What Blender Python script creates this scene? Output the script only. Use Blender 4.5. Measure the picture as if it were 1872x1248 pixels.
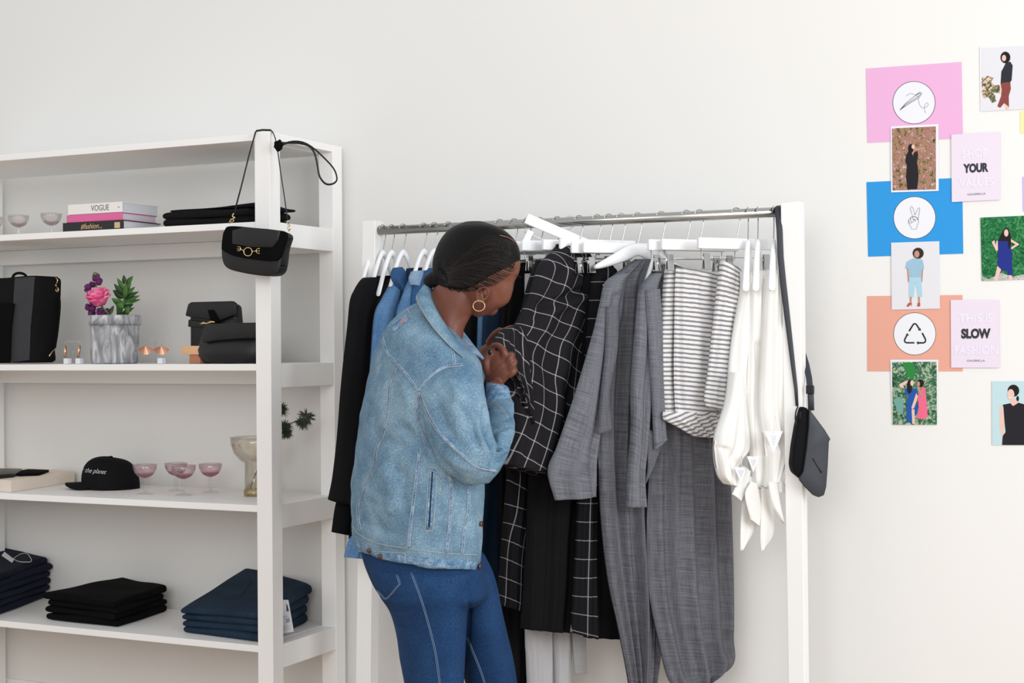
import bpy, bmesh, math, random
from mathutils import Vector, Matrix
from mathutils.bvhtree import BVHTree
import numpy as np
for o in list(bpy.data.objects): bpy.data.objects.remove(o, do_unlink=True)
SC = bpy.context.scene
COL = SC.collection
PI = math.pi
# ------------------------------------------------------------------ camera
F = 2722.0; CX, CY = 936.0, 624.0
YAW, PITCH, ROLL = 0.44742, 0.002683, -0.007584
CAM = Vector((0.0, -4.45, 1.40))
_f = Vector((-math.sin(YAW)*math.cos(PITCH), math.cos(YAW)*math.cos(PITCH), math.sin(PITCH)))
_r0 = Vector((math.cos(YAW), math.sin(YAW), 0)); _u0 = _r0.cross(_f)
_r = _r0*math.cos(ROLL) + _u0*math.sin(ROLL)
_u = -_r0*math.sin(ROLL) + _u0*math.cos(ROLL)
cd = bpy.data.cameras.new('camera'); cam = bpy.data.objects.new('camera', cd); COL.objects.link(cam)
cd.sensor_width = 36; cd.lens = F/1872*36; cd.clip_start = 0.05
M = Matrix((( _r.x, _u.x, -_f.x, CAM.x), (_r.y, _u.y, -_f.y, CAM.y), (_r.z, _u.z, -_f.z, CAM.z), (0, 0, 0, 1)))
cam.matrix_world = M
SC.camera = cam
# ------------------------------------------------------------------ world, lights, exposure
w = bpy.data.worlds.new('world'); SC.world = w; w.use_nodes = True
w.node_tree.nodes['Background'].inputs[0].default_value = (0.965, 0.98, 1.0, 1)
w.node_tree.nodes['Background'].inputs[1].default_value = 0.76
def area(name, loc, target, sx, sy, power, col):
    l = bpy.data.lights.new(name, 'AREA'); l.shape = 'RECTANGLE'; l.size = sx; l.size_y = sy; l.energy = power; l.color = col
    o = bpy.data.objects.new(name, l); COL.objects.link(o); o.location = loc
    o.rotation_euler = (Vector(target)-Vector(loc)).to_track_quat('-Z', 'Y').to_euler()
    return o
area('window_daylight_right', (2.6, -3.0, 2.3), (-1.6, -0.3, 1.2), 2.4, 2.2, 125, (0.93, 0.97, 1.0))
area('window_daylight_front', (-0.2, -6.4, 2.7), (-1.9, 0, 1.3), 3.0, 2.0, 100, (0.985, 0.985, 0.985))
SC.view_settings.view_transform = 'Standard'; SC.view_settings.look = 'None'
SC.view_settings.exposure = 0.0; SC.view_settings.gamma = 1.0; SC.view_settings.use_curve_mapping = False
# ------------------------------------------------------------------ pixel -> place helpers
def ray(px, py): return (_f + _r*((px-CX)/F) - _u*((py-CY)/F))
def P(px, py, Y=0.0):
    d = ray(px, py); return CAM + d*((Y-CAM.y)/d.y)
def PZ(px, py, z):
    d = ray(px, py); return CAM + d*((z-CAM.z)/d.z)
def PXP(px, py, X):
    d = ray(px, py); return CAM + d*((X-CAM.x)/d.x)
def PP(px, py, p0, n):
    d = ray(px, py); return CAM + d*((p0-CAM).dot(n)/d.dot(n))
def proj(p):
    v = p-CAM; z = v.dot(_f); return (CX+F*v.dot(_r)/z, CY-F*v.dot(_u)/z)
def interp(pts, t):
    """smooth interpolation of tuples at t in 0..1 (Catmull-Rom)"""
    n = len(pts)-1; x = min(max(t, 0), 1)*n; i = min(int(x), n-1); f = x-i
    g = lambda k: pts[min(max(k, 0), n)]
    a, b, c, d = g(i-1), g(i), g(i+1), g(i+2)
    if i-1 < 0: a = tuple(2*q-r for q, r in zip(b, c))
    if i+2 > n: d = tuple(2*q-r for q, r in zip(c, b))
    return tuple(0.5*((2*q)+(-p+r)*f+(2*p-5*q+4*r-s)*f*f+(-p+3*q-3*r+s)*f**3) for p, q, r, s in zip(a, b, c, d))
def smooth_path(pts, n):
    return [interp(pts, i/(n-1)) for i in range(n)]
# ------------------------------------------------------------------ object helpers
def link(o, parent=None):
    COL.objects.link(o)
    if parent is not None:
        o.parent = parent
        if parent.type == 'EMPTY': o.matrix_parent_inverse = Matrix.Translation(-parent.location)
    return o
def mesh_obj(name, verts, faces, mat, parent=None, smooth=True, uvs=None):
    me = bpy.data.meshes.new(name); me.from_pydata([tuple(v) for v in verts], [], faces); me.update()
    if uvs is not None:
        ul = me.uv_layers.new(name='UVMap')
        for l in me.loops: ul.data[l.index].uv = uvs[l.vertex_index]
    if mat: me.materials.append(mat)
    if smooth: me.polygons.foreach_set('use_smooth', [True]*len(me.polygons))
    o = bpy.data.objects.new(name, me); link(o, parent)
    return o
def bm_obj(name, bm, mat, parent=None, smooth=False):
    bmesh.ops.recalc_face_normals(bm, faces=bm.faces)
    me = bpy.data.meshes.new(name); bm.to_mesh(me); bm.free()
    if mat: me.materials.append(mat)
    if smooth: me.polygons.foreach_set('use_smooth', [True]*len(me.polygons))
    o = bpy.data.objects.new(name, me); link(o, parent); return o
def thing(name, label, cat, loc=(0, 0, 0), group=None):
    o = bpy.data.objects.new(name, None); COL.objects.link(o); o.location = loc; o.empty_display_size = 0.05
    o['label'] = label; o['category'] = cat
    if group: o['group'] = group
    return o
def tag(o, label, cat, group=None):
    o['label'] = label; o['category'] = cat
    if group: o['group'] = group
    return o
def struct(o): o['kind'] = 'structure'; return o
def box_bm(bm, lo, hi, bev=0.0, mat4=None, seg=2):
    b2 = bmesh.new()
    vs = [b2.verts.new((x, y, z)) for x in (lo[0], hi[0]) for y in (lo[1], hi[1]) for z in (lo[2], hi[2])]
    for f in ((0, 1, 3, 2), (4, 6, 7, 5), (0, 4, 5, 1), (2, 3, 7, 6), (0, 2, 6, 4), (1, 5, 7, 3)): b2.faces.new([vs[i] for i in f])
    bmesh.ops.recalc_face_normals(b2, faces=b2.faces)
    if bev > 0: bmesh.ops.bevel(b2, geom=list(b2.edges), offset=bev, segments=seg, affect='EDGES', profile=0.5)
    if mat4: bmesh.ops.transform(b2, matrix=mat4, verts=b2.verts)
    me = bpy.data.meshes.new('t'); b2.to_mesh(me); b2.free(); bm.from_mesh(me); bpy.data.meshes.remove(me)
def box(name, lo, hi, mat, parent=None, bev=0.002, mat4=None, smooth=False):
    bm = bmesh.new(); box_bm(bm, lo, hi, bev, mat4); return bm_obj(name, bm, mat, parent, smooth)
def frames(path):
    T = []
    n = len(path)
    for i in range(n):
        a = path[max(i-1, 0)]; b = path[min(i+1, n-1)]; t = (b-a)
        T.append(t.normalized() if t.length > 1e-9 else Vector((0, 0, 1)))
    up = Vector((0, 0, 1)) if abs(T[0].z) < 0.9 else Vector((0, 1, 0))
    N = [(up-T[0]*up.dot(T[0])).normalized()]
    for i in range(1, n):
        v = N[-1]-T[i]*N[-1].dot(T[i]); N.append(v.normalized() if v.length > 1e-6 else N[-1])
    return T, N
def tube_geo(path, rad, seg=8, flat=1.0, closed=False, wdir=None):
    path = [Vector(p) for p in path]; T, N = frames(path); V = []; Fc = []
    n = len(path)
    for i, p in enumerate(path):
        r = rad[i] if isinstance(rad, (list, tuple)) else rad
        a = N[i]; b = T[i].cross(a)
        if wdir is not None:
            a = wdir[i] if isinstance(wdir, list) else Vector(wdir)
            a = (a-T[i]*a.dot(T[i])).normalized(); b = T[i].cross(a)
        for k in range(seg):
            t = 2*PI*k/seg; V.append(p+a*(r*math.cos(t))+b*(r*flat*math.sin(t)))
    m = n if closed else n-1
    for i in range(m):
        for k in range(seg):
            j = (i+1) % n
            Fc.append((i*seg+k, i*seg+(k+1) % seg, j*seg+(k+1) % seg, j*seg+k))
    if not closed:
        Fc.append(tuple(range(seg-1, -1, -1))); Fc.append(tuple((n-1)*seg+k for k in range(seg)))
    return V, Fc
def tube(name, path, rad, mat, parent=None, seg=8, flat=1.0, closed=False, wdir=None):
    V, Fc = tube_geo(path, rad, seg, flat, closed, wdir); return mesh_obj(name, V, Fc, mat, parent)
def multi(name, geos, mat, parent=None, smooth=True):
    V = []; Fc = []
    for v, f in geos:
        o = len(V); V += list(v); Fc += [tuple(i+o for i in q) for q in f]
    return mesh_obj(name, V, Fc, mat, parent, smooth)
def lathe_geo(prof, loc, seg=32, sx=1, sy=1):
    V = []; Fc = []
    for r, z in prof:
        for k in range(seg):
            t = 2*PI*k/seg; V.append(Vector((loc[0]+r*sx*math.cos(t), loc[1]+r*sy*math.sin(t), loc[2]+z)))
    for i in range(len(prof)-1):
        for k in range(seg): Fc.append((i*seg+k, i*seg+(k+1) % seg, (i+1)*seg+(k+1) % seg, (i+1)*seg+k))
    return V, Fc
def lathe(name, prof, loc, mat, parent=None, seg=32, sx=1, sy=1):
    V, Fc = lathe_geo(prof, loc, seg, sx, sy); return mesh_obj(name, V, Fc, mat, parent)
def sphere_geo(c, r, sx=1, sy=1, sz=1, seg=14, rings=10):
    V = []; Fc = []
    for i in range(rings+1):
        a = PI*i/rings
        for k in range(seg):
            t = 2*PI*k/seg; V.append(Vector((c[0]+r*sx*math.sin(a)*math.cos(t), c[1]+r*sy*math.sin(a)*math.sin(t), c[2]+r*sz*math.cos(a))))
    for i in range(rings):
        for k in range(seg): Fc.append((i*seg+k, (i+1)*seg+k, (i+1)*seg+(k+1) % seg, i*seg+(k+1) % seg))
    return V, Fc
def poly_prism(name, pts, off, mat, parent=None, bev=0.0, smooth=False):
    """extrude a planar polygon (list of 3D points) by vector off"""
    bm = bmesh.new(); a = [bm.verts.new(p) for p in pts]; b = [bm.verts.new(Vector(p)+off) for p in pts]
    bm.faces.new(a); bm.faces.new(list(reversed(b))); n = len(pts)
    for i in range(n): bm.faces.new((a[i], b[i], b[(i+1) % n], a[(i+1) % n]))
    bmesh.ops.recalc_face_normals(bm, faces=bm.faces)
    if bev: bmesh.ops.bevel(bm, geom=list(bm.edges), offset=bev, segments=2, affect='EDGES', profile=0.5)
    bmesh.ops.triangulate(bm, faces=[f for f in bm.faces if len(f.verts) > 4])
    return bm_obj(name, bm, mat, parent, smooth)
def text(name, s, mat, origin, xd, yd, size, parent=None, ext=0.0004, bold=0.0, sx=1.0, align='CENTER', shear=0.0, spacing=1.0):
    cu = bpy.data.curves.new(name, 'FONT'); cu.body = s; cu.size = size; cu.extrude = ext; cu.offset = bold*size
    cu.align_x = align; cu.align_y = 'CENTER'; cu.shear = shear; cu.space_character = spacing; cu.resolution_u = 4
    tmp = bpy.data.objects.new(name, cu); COL.objects.link(tmp)
    dg = bpy.context.evaluated_depsgraph_get(); me = bpy.data.meshes.new_from_object(tmp.evaluated_get(dg))
    bpy.data.objects.remove(tmp, do_unlink=True)
    xd = Vector(xd).normalized(); yd = Vector(yd).normalized(); zd = xd.cross(yd)
    m = Matrix(((xd.x*sx, yd.x, zd.x, origin[0]), (xd.y*sx, yd.y, zd.y, origin[1]), (xd.z*sx, yd.z, zd.z, origin[2]), (0, 0, 0, 1)))
    me.transform(m); me.materials.clear(); me.materials.append(mat); me.name = name
    o = bpy.data.objects.new(name, me); link(o, parent); return o
# ------------------------------------------------------------------ materials
def new_mat(name):
    m = bpy.data.materials.new(name); m.use_nodes = True; nt = m.node_tree
    return m, nt, nt.nodes['Principled BSDF']
def srgb(r, g, b):
    f = lambda c: (c/255/12.92) if c/255 <= 0.04045 else ((c/255+0.055)/1.055)**2.4
    return (f(r), f(g), f(b), 1)
def mat(name, col, rough=0.6, metal=0.0, var=0.0, vscale=8.0, bump=0.0, bscale=60.0, spec=0.5, stretch=(1, 1, 1), coord='Object', sheen=0.0, coat=0.0, sub=0.0):
    m, nt, b = new_mat(name); c = srgb(*col)
    b.inputs['Base Color'].default_value = c; b.inputs['Roughness'].default_value = rough; b.inputs['Metallic'].default_value = metal
    b.inputs['Specular IOR Level'].default_value = spec; b.inputs['Sheen Weight'].default_value = sheen; b.inputs['Coat Weight'].default_value = coat
    if sub: b.inputs['Subsurface Weight'].default_value = sub; b.inputs['Subsurface Radius'].default_value = (0.01, 0.004, 0.002)
    tc = nt.nodes.new('ShaderNodeTexCoord'); mp = nt.nodes.new('ShaderNodeMapping'); mp.inputs['Scale'].default_value = stretch
    nt.links.new(tc.outputs[coord], mp.inputs['Vector'])
    n = nt.nodes.new('ShaderNodeTexNoise'); n.inputs['Scale'].default_value = vscale; n.inputs['Detail'].default_value = 6
    nt.links.new(mp.outputs[0], n.inputs['Vector'])
    r = nt.nodes.new('ShaderNodeMix'); r.data_type = 'RGBA'
    v = var
    r.inputs[6].default_value = tuple(max(0, x*(1-v)) for x in c[:3])+(1,); r.inputs[7].default_value = tuple(min(1, x*(1+v)) for x in c[:3])+(1,)
    nt.links.new(n.outputs['Fac'], r.inputs[0]); nt.links.new(r.outputs[2], b.inputs['Base Color'])
    if bump:
        n2 = nt.nodes.new('ShaderNodeTexNoise'); n2.inputs['Scale'].default_value = bscale; n2.inputs['Detail'].default_value = 4
        nt.links.new(mp.outputs[0], n2.inputs['Vector'])
        bp = nt.nodes.new('ShaderNodeBump'); bp.inputs['Strength'].default_value = bump; bp.inputs['Distance'].default_value = 0.004
        nt.links.new(n2.outputs['Fac'], bp.inputs['Height']); nt.links.new(bp.outputs[0], b.inputs['Normal'])
    return m
def ramp(nt, stops):
    r = nt.nodes.new('ShaderNodeValToRGB'); e = r.color_ramp.elements
    while len(e) > 1: e.remove(e[-1])
    e[0].position = stops[0][0]; e[0].color = srgb(*stops[0][1])
    for p, c in stops[1:]:
        x = e.new(p); x.color = srgb(*c)
    return r
def denim(name, dark, mid, light, fine=900, big=7.0, coord='Object', bump=0.25):
    m, nt, b = new_mat(name); b.inputs['Roughness'].default_value = 0.85; b.inputs['Specular IOR Level'].default_value = 0.2
    tc = nt.nodes.new('ShaderNodeTexCoord')
    a = nt.nodes.new('ShaderNodeTexNoise'); a.inputs['Scale'].default_value = big; a.inputs['Detail'].default_value = 5; a.inputs['Roughness'].default_value = 0.6
    f = nt.nodes.new('ShaderNodeTexNoise'); f.inputs['Scale'].default_value = fine; f.inputs['Detail'].default_value = 3
    nt.links.new(tc.outputs[coord], a.inputs['Vector']); nt.links.new(tc.outputs[coord], f.inputs['Vector'])
    ad = nt.nodes.new('ShaderNodeMath'); ad.operation = 'MULTIPLY_ADD'; ad.inputs[1].default_value = 0.55
    sc = nt.nodes.new('ShaderNodeMath'); sc.operation = 'MULTIPLY'; sc.inputs[1].default_value = 0.45
    nt.links.new(a.outputs['Fac'], sc.inputs[0]); nt.links.new(f.outputs['Fac'], ad.inputs[0]); nt.links.new(sc.outputs[0], ad.inputs[2])
    r = ramp(nt, [(0.34, dark), (0.5, mid), (0.66, light)])
    nt.links.new(ad.outputs[0], r.inputs[0]); nt.links.new(r.outputs[0], b.inputs['Base Color'])
    bp = nt.nodes.new('ShaderNodeBump'); bp.inputs['Strength'].default_value = bump; bp.inputs['Distance'].default_value = 0.001
    nt.links.new(f.outputs['Fac'], bp.inputs['Height']); nt.links.new(bp.outputs[0], b.inputs['Normal'])
    return m
def line_fac(nt, sock, period, width, off=0.0):
    """1 on thin lines every period (metres)"""
    a = nt.nodes.new('ShaderNodeMath'); a.operation = 'ADD'; a.inputs[1].default_value = off; nt.links.new(sock, a.inputs[0])
    q = nt.nodes.new('ShaderNodeMath'); q.operation = 'PINGPONG'; q.inputs[1].default_value = period/2; nt.links.new(a.outputs[0], q.inputs[0])
    l = nt.nodes.new('ShaderNodeMath'); l.operation = 'LESS_THAN'; l.inputs[1].default_value = width/2; nt.links.new(q.outputs[0], l.inputs[0])
    return l.outputs[0]
def plaid(name, base, line, period=0.055, width=0.0027, strength=0.75):
    m, nt, b = new_mat(name); b.inputs['Roughness'].default_value = 0.85; b.inputs['Specular IOR Level'].default_value = 0.15
    uv = nt.nodes.new('ShaderNodeTexCoord'); s = nt.nodes.new('ShaderNodeSeparateXYZ'); nt.links.new(uv.outputs['UV'], s.inputs[0])
    f1 = line_fac(nt, s.outputs[0], period*0.86, width); f2 = line_fac(nt, s.outputs[1], period, width)
    ad = nt.nodes.new('ShaderNodeMath'); ad.operation = 'ADD'; nt.links.new(f1, ad.inputs[0]); nt.links.new(f2, ad.inputs[1])
    n = nt.nodes.new('ShaderNodeTexNoise'); n.inputs['Scale'].default_value = 500; nt.links.new(uv.outputs['UV'], n.inputs['Vector'])
    n2 = nt.nodes.new('ShaderNodeMath'); n2.operation = 'MULTIPLY_ADD'; n2.inputs[1].default_value = 0.5; n2.inputs[2].default_value = 0.25; nt.links.new(n.outputs['Fac'], n2.inputs[0])
    mu = nt.nodes.new('ShaderNodeMath'); mu.operation = 'MULTIPLY'; mu.use_clamp = True; nt.links.new(ad.outputs[0], mu.inputs[0]); nt.links.new(n2.outputs[0], mu.inputs[1])
    mx = nt.nodes.new('ShaderNodeMix'); mx.data_type = 'RGBA'; mx.inputs[6].default_value = srgb(*base); mx.inputs[7].default_value = srgb(*line)
    nt.links.new(mu.outputs[0], mx.inputs[0]); nt.links.new(mx.outputs[2], b.inputs['Base Color'])
    return m
def stripes(name, base, line, period=0.0135, duty=0.42):
    m, nt, b = new_mat(name); b.inputs['Roughness'].default_value = 0.9; b.inputs['Specular IOR Level'].default_value = 0.15
    uv = nt.nodes.new('ShaderNodeTexCoord'); s = nt.nodes.new('ShaderNodeSeparateXYZ'); nt.links.new(uv.outputs['UV'], s.inputs[0])
    n = nt.nodes.new('ShaderNodeTexNoise'); n.inputs['Scale'].default_value = 60; nt.links.new(uv.outputs['UV'], n.inputs['Vector'])
    a = nt.nodes.new('ShaderNodeMath'); a.operation = 'MULTIPLY_ADD'; a.inputs[1].default_value = 0.003; nt.links.new(n.outputs['Fac'], a.inputs[0]); nt.links.new(s.outputs[1], a.inputs[2])
    f = line_fac(nt, a.outputs[0], period, period*duty)
    n3 = nt.nodes.new('ShaderNodeTexNoise'); n3.inputs['Scale'].default_value = 700; nt.links.new(uv.outputs['UV'], n3.inputs['Vector'])
    n2 = nt.nodes.new('ShaderNodeMath'); n2.operation = 'MULTIPLY_ADD'; n2.inputs[1].default_value = 0.7; n2.inputs[2].default_value = 0.45; n2.use_clamp = True; nt.links.new(n3.outputs['Fac'], n2.inputs[0])
    mu = nt.nodes.new('ShaderNodeMath'); mu.operation = 'MULTIPLY'; nt.links.new(f, mu.inputs[0]); nt.links.new(n2.outputs[0], mu.inputs[1])
    mx = nt.nodes.new('ShaderNodeMix'); mx.data_type = 'RGBA'; mx.inputs[6].default_value = srgb(*base); mx.inputs[7].default_value = srgb(*line)
    nt.links.new(mu.outputs[0], mx.inputs[0]); nt.links.new(mx.outputs[2], b.inputs['Base Color'])
    return m
def heather(name, dark, light):
    m, nt, b = new_mat(name); b.inputs['Roughness'].default_value = 0.9; b.inputs['Specular IOR Level'].default_value = 0.15
    uv = nt.nodes.new('ShaderNodeTexCoord')
    outs = []
    for st in ((14, 420, 1), (380, 16, 1)):
        mp = nt.nodes.new('ShaderNodeMapping'); mp.inputs['Scale'].default_value = st; nt.links.new(uv.outputs['UV'], mp.inputs[0])
        n = nt.nodes.new('ShaderNodeTexNoise'); n.inputs['Scale'].default_value = 1; n.inputs['Detail'].default_value = 4; nt.links.new(mp.outputs[0], n.inputs['Vector']); outs.append(n)
    ad = nt.nodes.new('ShaderNodeMath'); ad.operation = 'MULTIPLY_ADD'; ad.inputs[1].default_value = 0.62; nt.links.new(outs[0].outputs['Fac'], ad.inputs[0])
    s2 = nt.nodes.new('ShaderNodeMath'); s2.operation = 'MULTIPLY'; s2.inputs[1].default_value = 0.38; nt.links.new(outs[1].outputs['Fac'], s2.inputs[0]); nt.links.new(s2.outputs[0], ad.inputs[2])
    r = ramp(nt, [(0.36, dark), (0.62, light)]); nt.links.new(ad.outputs[0], r.inputs[0]); nt.links.new(r.outputs[0], b.inputs['Base Color'])
    return m
def glassy(name, tint, gloss=0.12):
    m = bpy.data.materials.new(name); m.use_nodes = True; nt = m.node_tree; nt.nodes.clear()
    out = nt.nodes.new('ShaderNodeOutputMaterial'); t = nt.nodes.new('ShaderNodeBsdfTransparent'); t.inputs[0].default_value = tint
    g = nt.nodes.new('ShaderNodeBsdfGlossy'); g.inputs['Roughness'].default_value = 0.04
    lw = nt.nodes.new('ShaderNodeLayerWeight'); lw.inputs[0].default_value = 0.35
    mu = nt.nodes.new('ShaderNodeMath'); mu.operation = 'MULTIPLY_ADD'; mu.inputs[1].default_value = 0.38; mu.inputs[2].default_value = gloss*0.4; nt.links.new(lw.outputs['Fresnel'], mu.inputs[0])
    mx = nt.nodes.new('ShaderNodeMixShader'); nt.links.new(mu.outputs[0], mx.inputs[0]); nt.links.new(t.outputs[0], mx.inputs[1]); nt.links.new(g.outputs[0], mx.inputs[2]); nt.links.new(mx.outputs[0], out.inputs[0])
    return m
M_wall = mat('wall_paint', (231, 230, 227), 0.9, var=0.012, vscale=1.5, bump=0.03, bscale=120, spec=0.2)
M_floor = mat('floor_warm_wood', (184, 158, 134), 0.5, var=0.12, vscale=2)  # unseen wooden floor, warm brown so its bounce tints the shelf backs
M_white = mat('white_paint', (243, 242, 240), 0.45, var=0.01, bump=0.02, bscale=40, spec=0.35)
M_rack = mat('rack_white_paint', (238, 238, 236), 0.4, var=0.01, spec=0.35)
M_hanger = mat('hanger_white', (240, 241, 243), 0.35, var=0.01, spec=0.5)
M_chrome = mat('chrome', (190, 190, 188), 0.16, 1.0, var=0.03)
M_steel = mat('brushed_steel', (176, 176, 172), 0.26, 1.0, var=0.05, vscale=30, stretch=(0.3, 6, 6))
M_gold = mat('gold', (232, 204, 150), 0.22, 1.0)
M_black_cloth = mat('black_cloth', (20, 20, 22), 0.9, var=0.25, vscale=20, bump=0.15, bscale=500, spec=0.12)
M_black_cloth2 = mat('black_knit', (16, 16, 18), 0.92, var=0.25, vscale=12, bump=0.15, bscale=300, spec=0.1)
M_black_leather = mat('black_leather', (22, 21, 22), 0.4, var=0.15, vscale=25, bump=0.2, bscale=380, spec=0.4)
M_black_suede = mat('black_suede', (15, 15, 16), 0.95, var=0.2, bump=0.1, bscale=500, spec=0.05)
M_grey_leather = mat('slate_leather', (47, 51, 58), 0.5, var=0.1, bump=0.12, bscale=300, spec=0.4)
M_navy_cloth = mat('navy_cloth', (28, 46, 66), 0.9, var=0.25, vscale=9, bump=0.2, bscale=300, spec=0.1)
M_white_cloth = mat('white_cloth', (232, 231, 227), 0.85, var=0.03, vscale=6, bump=0.06, bscale=30, spec=0.15)
M_lightgrey_cloth = mat('pale_grey_cloth', (186, 186, 188), 0.9, var=0.08, vscale=9, bump=0.15, bscale=300, spec=0.1)
M_skin = mat('skin', (112, 66, 50), 0.45, var=0.13, vscale=14, bump=0.05, bscale=250, spec=0.4, sub=0.12)
M_lips = mat('lips', (130, 66, 60), 0.45)
M_nail = mat('dark_nail', (28, 20, 26), 0.2, spec=0.6)
M_hair = mat('black_hair', (9, 7, 7), 0.5, var=0.5, vscale=60, bump=0.5, bscale=90, stretch=(1, 1, 5), spec=0.16)
M_pink_shirt = mat('pink_shirt', (226, 70, 110), 0.8)
M_jacket = denim('light_denim', (64, 95, 122), (105, 136, 158), (154, 180, 195), fine=420, big=9.0)
M_jacket_worn = denim('worn_denim', (46, 80, 122), (104, 138, 168), (178, 198, 212), fine=420, big=46.0)
M_jeans = denim('mid_blue_denim', (16, 42, 76), (26, 58, 98), (44, 82, 124), fine=420, big=5.0)
M_darkjeans = denim('dark_blue_denim', (22, 36, 52), (28, 46, 64), (42, 64, 84), fine=420, big=8.0)
M_indigo = denim('indigo_denim', (8, 12, 26), (13, 19, 38), (24, 30, 50), fine=420, big=10.0)
M_blackjeans = mat('black_denim', (12, 12, 13), 0.92, var=0.3, vscale=30, bump=0.2, bscale=300, spec=0.08)
M_blueshirt = denim('washed_blue_cotton', (54, 88, 130), (84, 122, 162), (112, 148, 184), fine=420, big=6.0)
M_paleblueshirt = denim('pale_blue_cotton', (104, 134, 166), (136, 160, 186), (166, 184, 202), fine=420, big=6.0)
M_midblueshirt = denim('mid_blue_cotton', (34, 64, 100), (46, 82, 124), (66, 102, 146), fine=420, big=6.0)
M_thread = mat('stitch_thread', (170, 174, 176), 0.8)
M_seamdark = mat('seam_dark_blue', (62, 90, 120), 0.9)  # darker denim blue for seam lines
M_thread_dark = mat('dark_blue_thread', (70, 92, 116), 0.8)  # darker blue thread colour
M_copper_button = mat('copper_button', (136, 88, 66), 0.35, 0.9)
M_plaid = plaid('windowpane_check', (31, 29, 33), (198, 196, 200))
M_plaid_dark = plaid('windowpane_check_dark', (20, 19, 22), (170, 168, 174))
M_stripe = stripes('ticking_stripe', (226, 223, 220), (88, 94, 108))
M_heather = heather('grey_chambray', (88, 90, 97), (126, 128, 135))
M_heather2 = heather('grey_chambray_dark', (78, 79, 85), (112, 113, 120))
M_paper = mat('paper', (228, 229, 234), 0.7, spec=0.2)
M_ink = mat('black_ink', (26, 34, 38), 0.6)
M_wood = mat('light_wood', (216, 172, 128), 0.6, var=0.1, vscale=12, stretch=(1, 1, 8))
M_wood2 = mat('reddish_wood', (176, 116, 86), 0.6, var=0.1, vscale=12, stretch=(1, 1, 8))
M_woodpale = mat('pale_wood', (232, 218, 204), 0.6, var=0.05, vscale=12, stretch=(1, 1, 8))
M_copper = mat('rose_gold', (228, 178, 150), 0.3, 1.0)
M_clear = glassy('clear_acrylic', (0.96, 0.97, 0.97, 1))
M_pinkglass = glassy('pink_glass', (0.975, 0.89, 0.915, 1), 0.2)
M_palepink = glassy('pale_pink_glass', (0.992, 0.975, 0.975, 1))
M_amber = glassy('amber_glass', (0.975, 0.955, 0.91, 1))
# ------------------------------------------------------------------ structure
YF = -0.466   # front plane of the shelving unit
def quad(name, pts, m): return mesh_obj(name, pts, [(0, 1, 2, 3)], m, smooth=False)
struct(box('wall_back', (-7.5, 0.0, -0.02), (3.6, 0.12, 3.4), M_wall, bev=0))
struct(box('floor', (-7.5, -7.5, -0.1), (3.6, 0.0, 0.0), M_floor, bev=0))
struct(box('baseboard_back', (-7.5, -0.014, 0.0), (3.6, 0.0, 0.10), M_white, bev=0.003))
# ------------------------------------------------------------------ shelving unit
XR = P(626, 500, -0.03).x; XRF = P(495, 500, YF).x; XR = (XR+XRF)/2
XL = -4.40; PW = 0.059; YB = -0.03
ztop = P(481, 240.5, YF).z
zs = [ztop, P(467, 405, YF).z, P(467, 665, YF).z, P(467, 923.5, YF).z, P(470, 1180, YF).z, 0.02]
SH = thing('shelving_unit', 'tall open white painted wooden shelving unit against the wall on the left', 'shelf', ((XL+XR)/2, -0.25, 0))
for (x0, x1) in ((XL, XL+PW), (XR-PW, XR)):
    for (y0, y1) in ((YF, YF+PW), (YB-PW, YB)):
        box('post', (x0, y0, 0), (x1, y1, ztop), M_white, SH, 0.002)
for i, z in enumerate(zs):
    t = 0.022
    if i == 0: box('top_board', (XL+PW, YF+0.003, z-0.004-t), (XR-PW, YB-0.003, z-0.004), M_white, SH, 0.0015)
    elif i < 5: box('shelf', (XL+PW, YF+0.002, z-t), (XR-PW, YB-0.003, z), M_white, SH, 0.0015)
    rh = 0.024 if i == 0 else 0.078
    if i < 5:
        for x0 in (XL, XR-PW):
            box('side_rail', (x0+0.002, YF+PW, z-rh), (x0+PW-0.002, YB-PW, z-0.0005), M_white, SH, 0.0015)
        if i > 0: box('back_rail', (XL+PW, YB-0.026, z-rh), (XR-PW, YB-0.004, z-t-0.0005), M_white, SH, 0.0015)
Z2, Z3, Z4, Z5 = zs[1], zs[2], zs[3], zs[4]
# ------------------------------------------------------------------ clothes rack
YR = -0.30
ZR = (P(670, 420.5, YR).z + P(1420, 390, YR).z)/2
RR = 0.0143
def hookx(px): # world x on the rod seen at pixel column px
    return P(px, 420.5+(px-670)*(390-420.5)/750, YR).x
RK = thing('clothing_rack', 'white clothes rack with a steel rod between two square posts', 'clothes rack', (hookx(1045), YR, 0))
def leg_prism(tl, tr, bl, br):
    n = []
    for (a, b, side) in ((tl, bl, 0), (tr, br, 1)):
        pa, pb = P(a[0], a[1], YR-0.025), P(b[0], b[1], YR-0.025)
        t = (0-pa.z)/(pb.z-pa.z); n += [pa, pa+(pb-pa)*t]
    poly_prism('post', [n[0], n[2], n[3], n[1]], Vector((0, 0.05, 0)), M_rack, RK, 0.002)
leg_prism((662, 404), (686, 403), (650, 1248), (677, 1248))
leg_prism((1427, 371), (1462, 368), (1441, 1248), (1471, 1248))
xa, xb = hookx(672)-0.01, hookx(1424)+0.005
tube('rod', [Vector((xa, YR, ZR)), Vector((xb, YR, ZR))], RR, M_steel, RK, 20)
pl = P(676, 1248, YR); pr = P(1441, 1248, YR)
box('lower_crossbar', (pl.x, YR-0.02, 0.14), (pr.x, YR+0.02, 0.18), M_rack, RK)
for xx in (P(663, 1248, YR).x, P(1460, 1248, YR).x): box('foot', (xx-0.03, YR-0.25, 0.0), (xx+0.03, YR+0.25, 0.04), M_rack, RK, 0.004)
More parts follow.
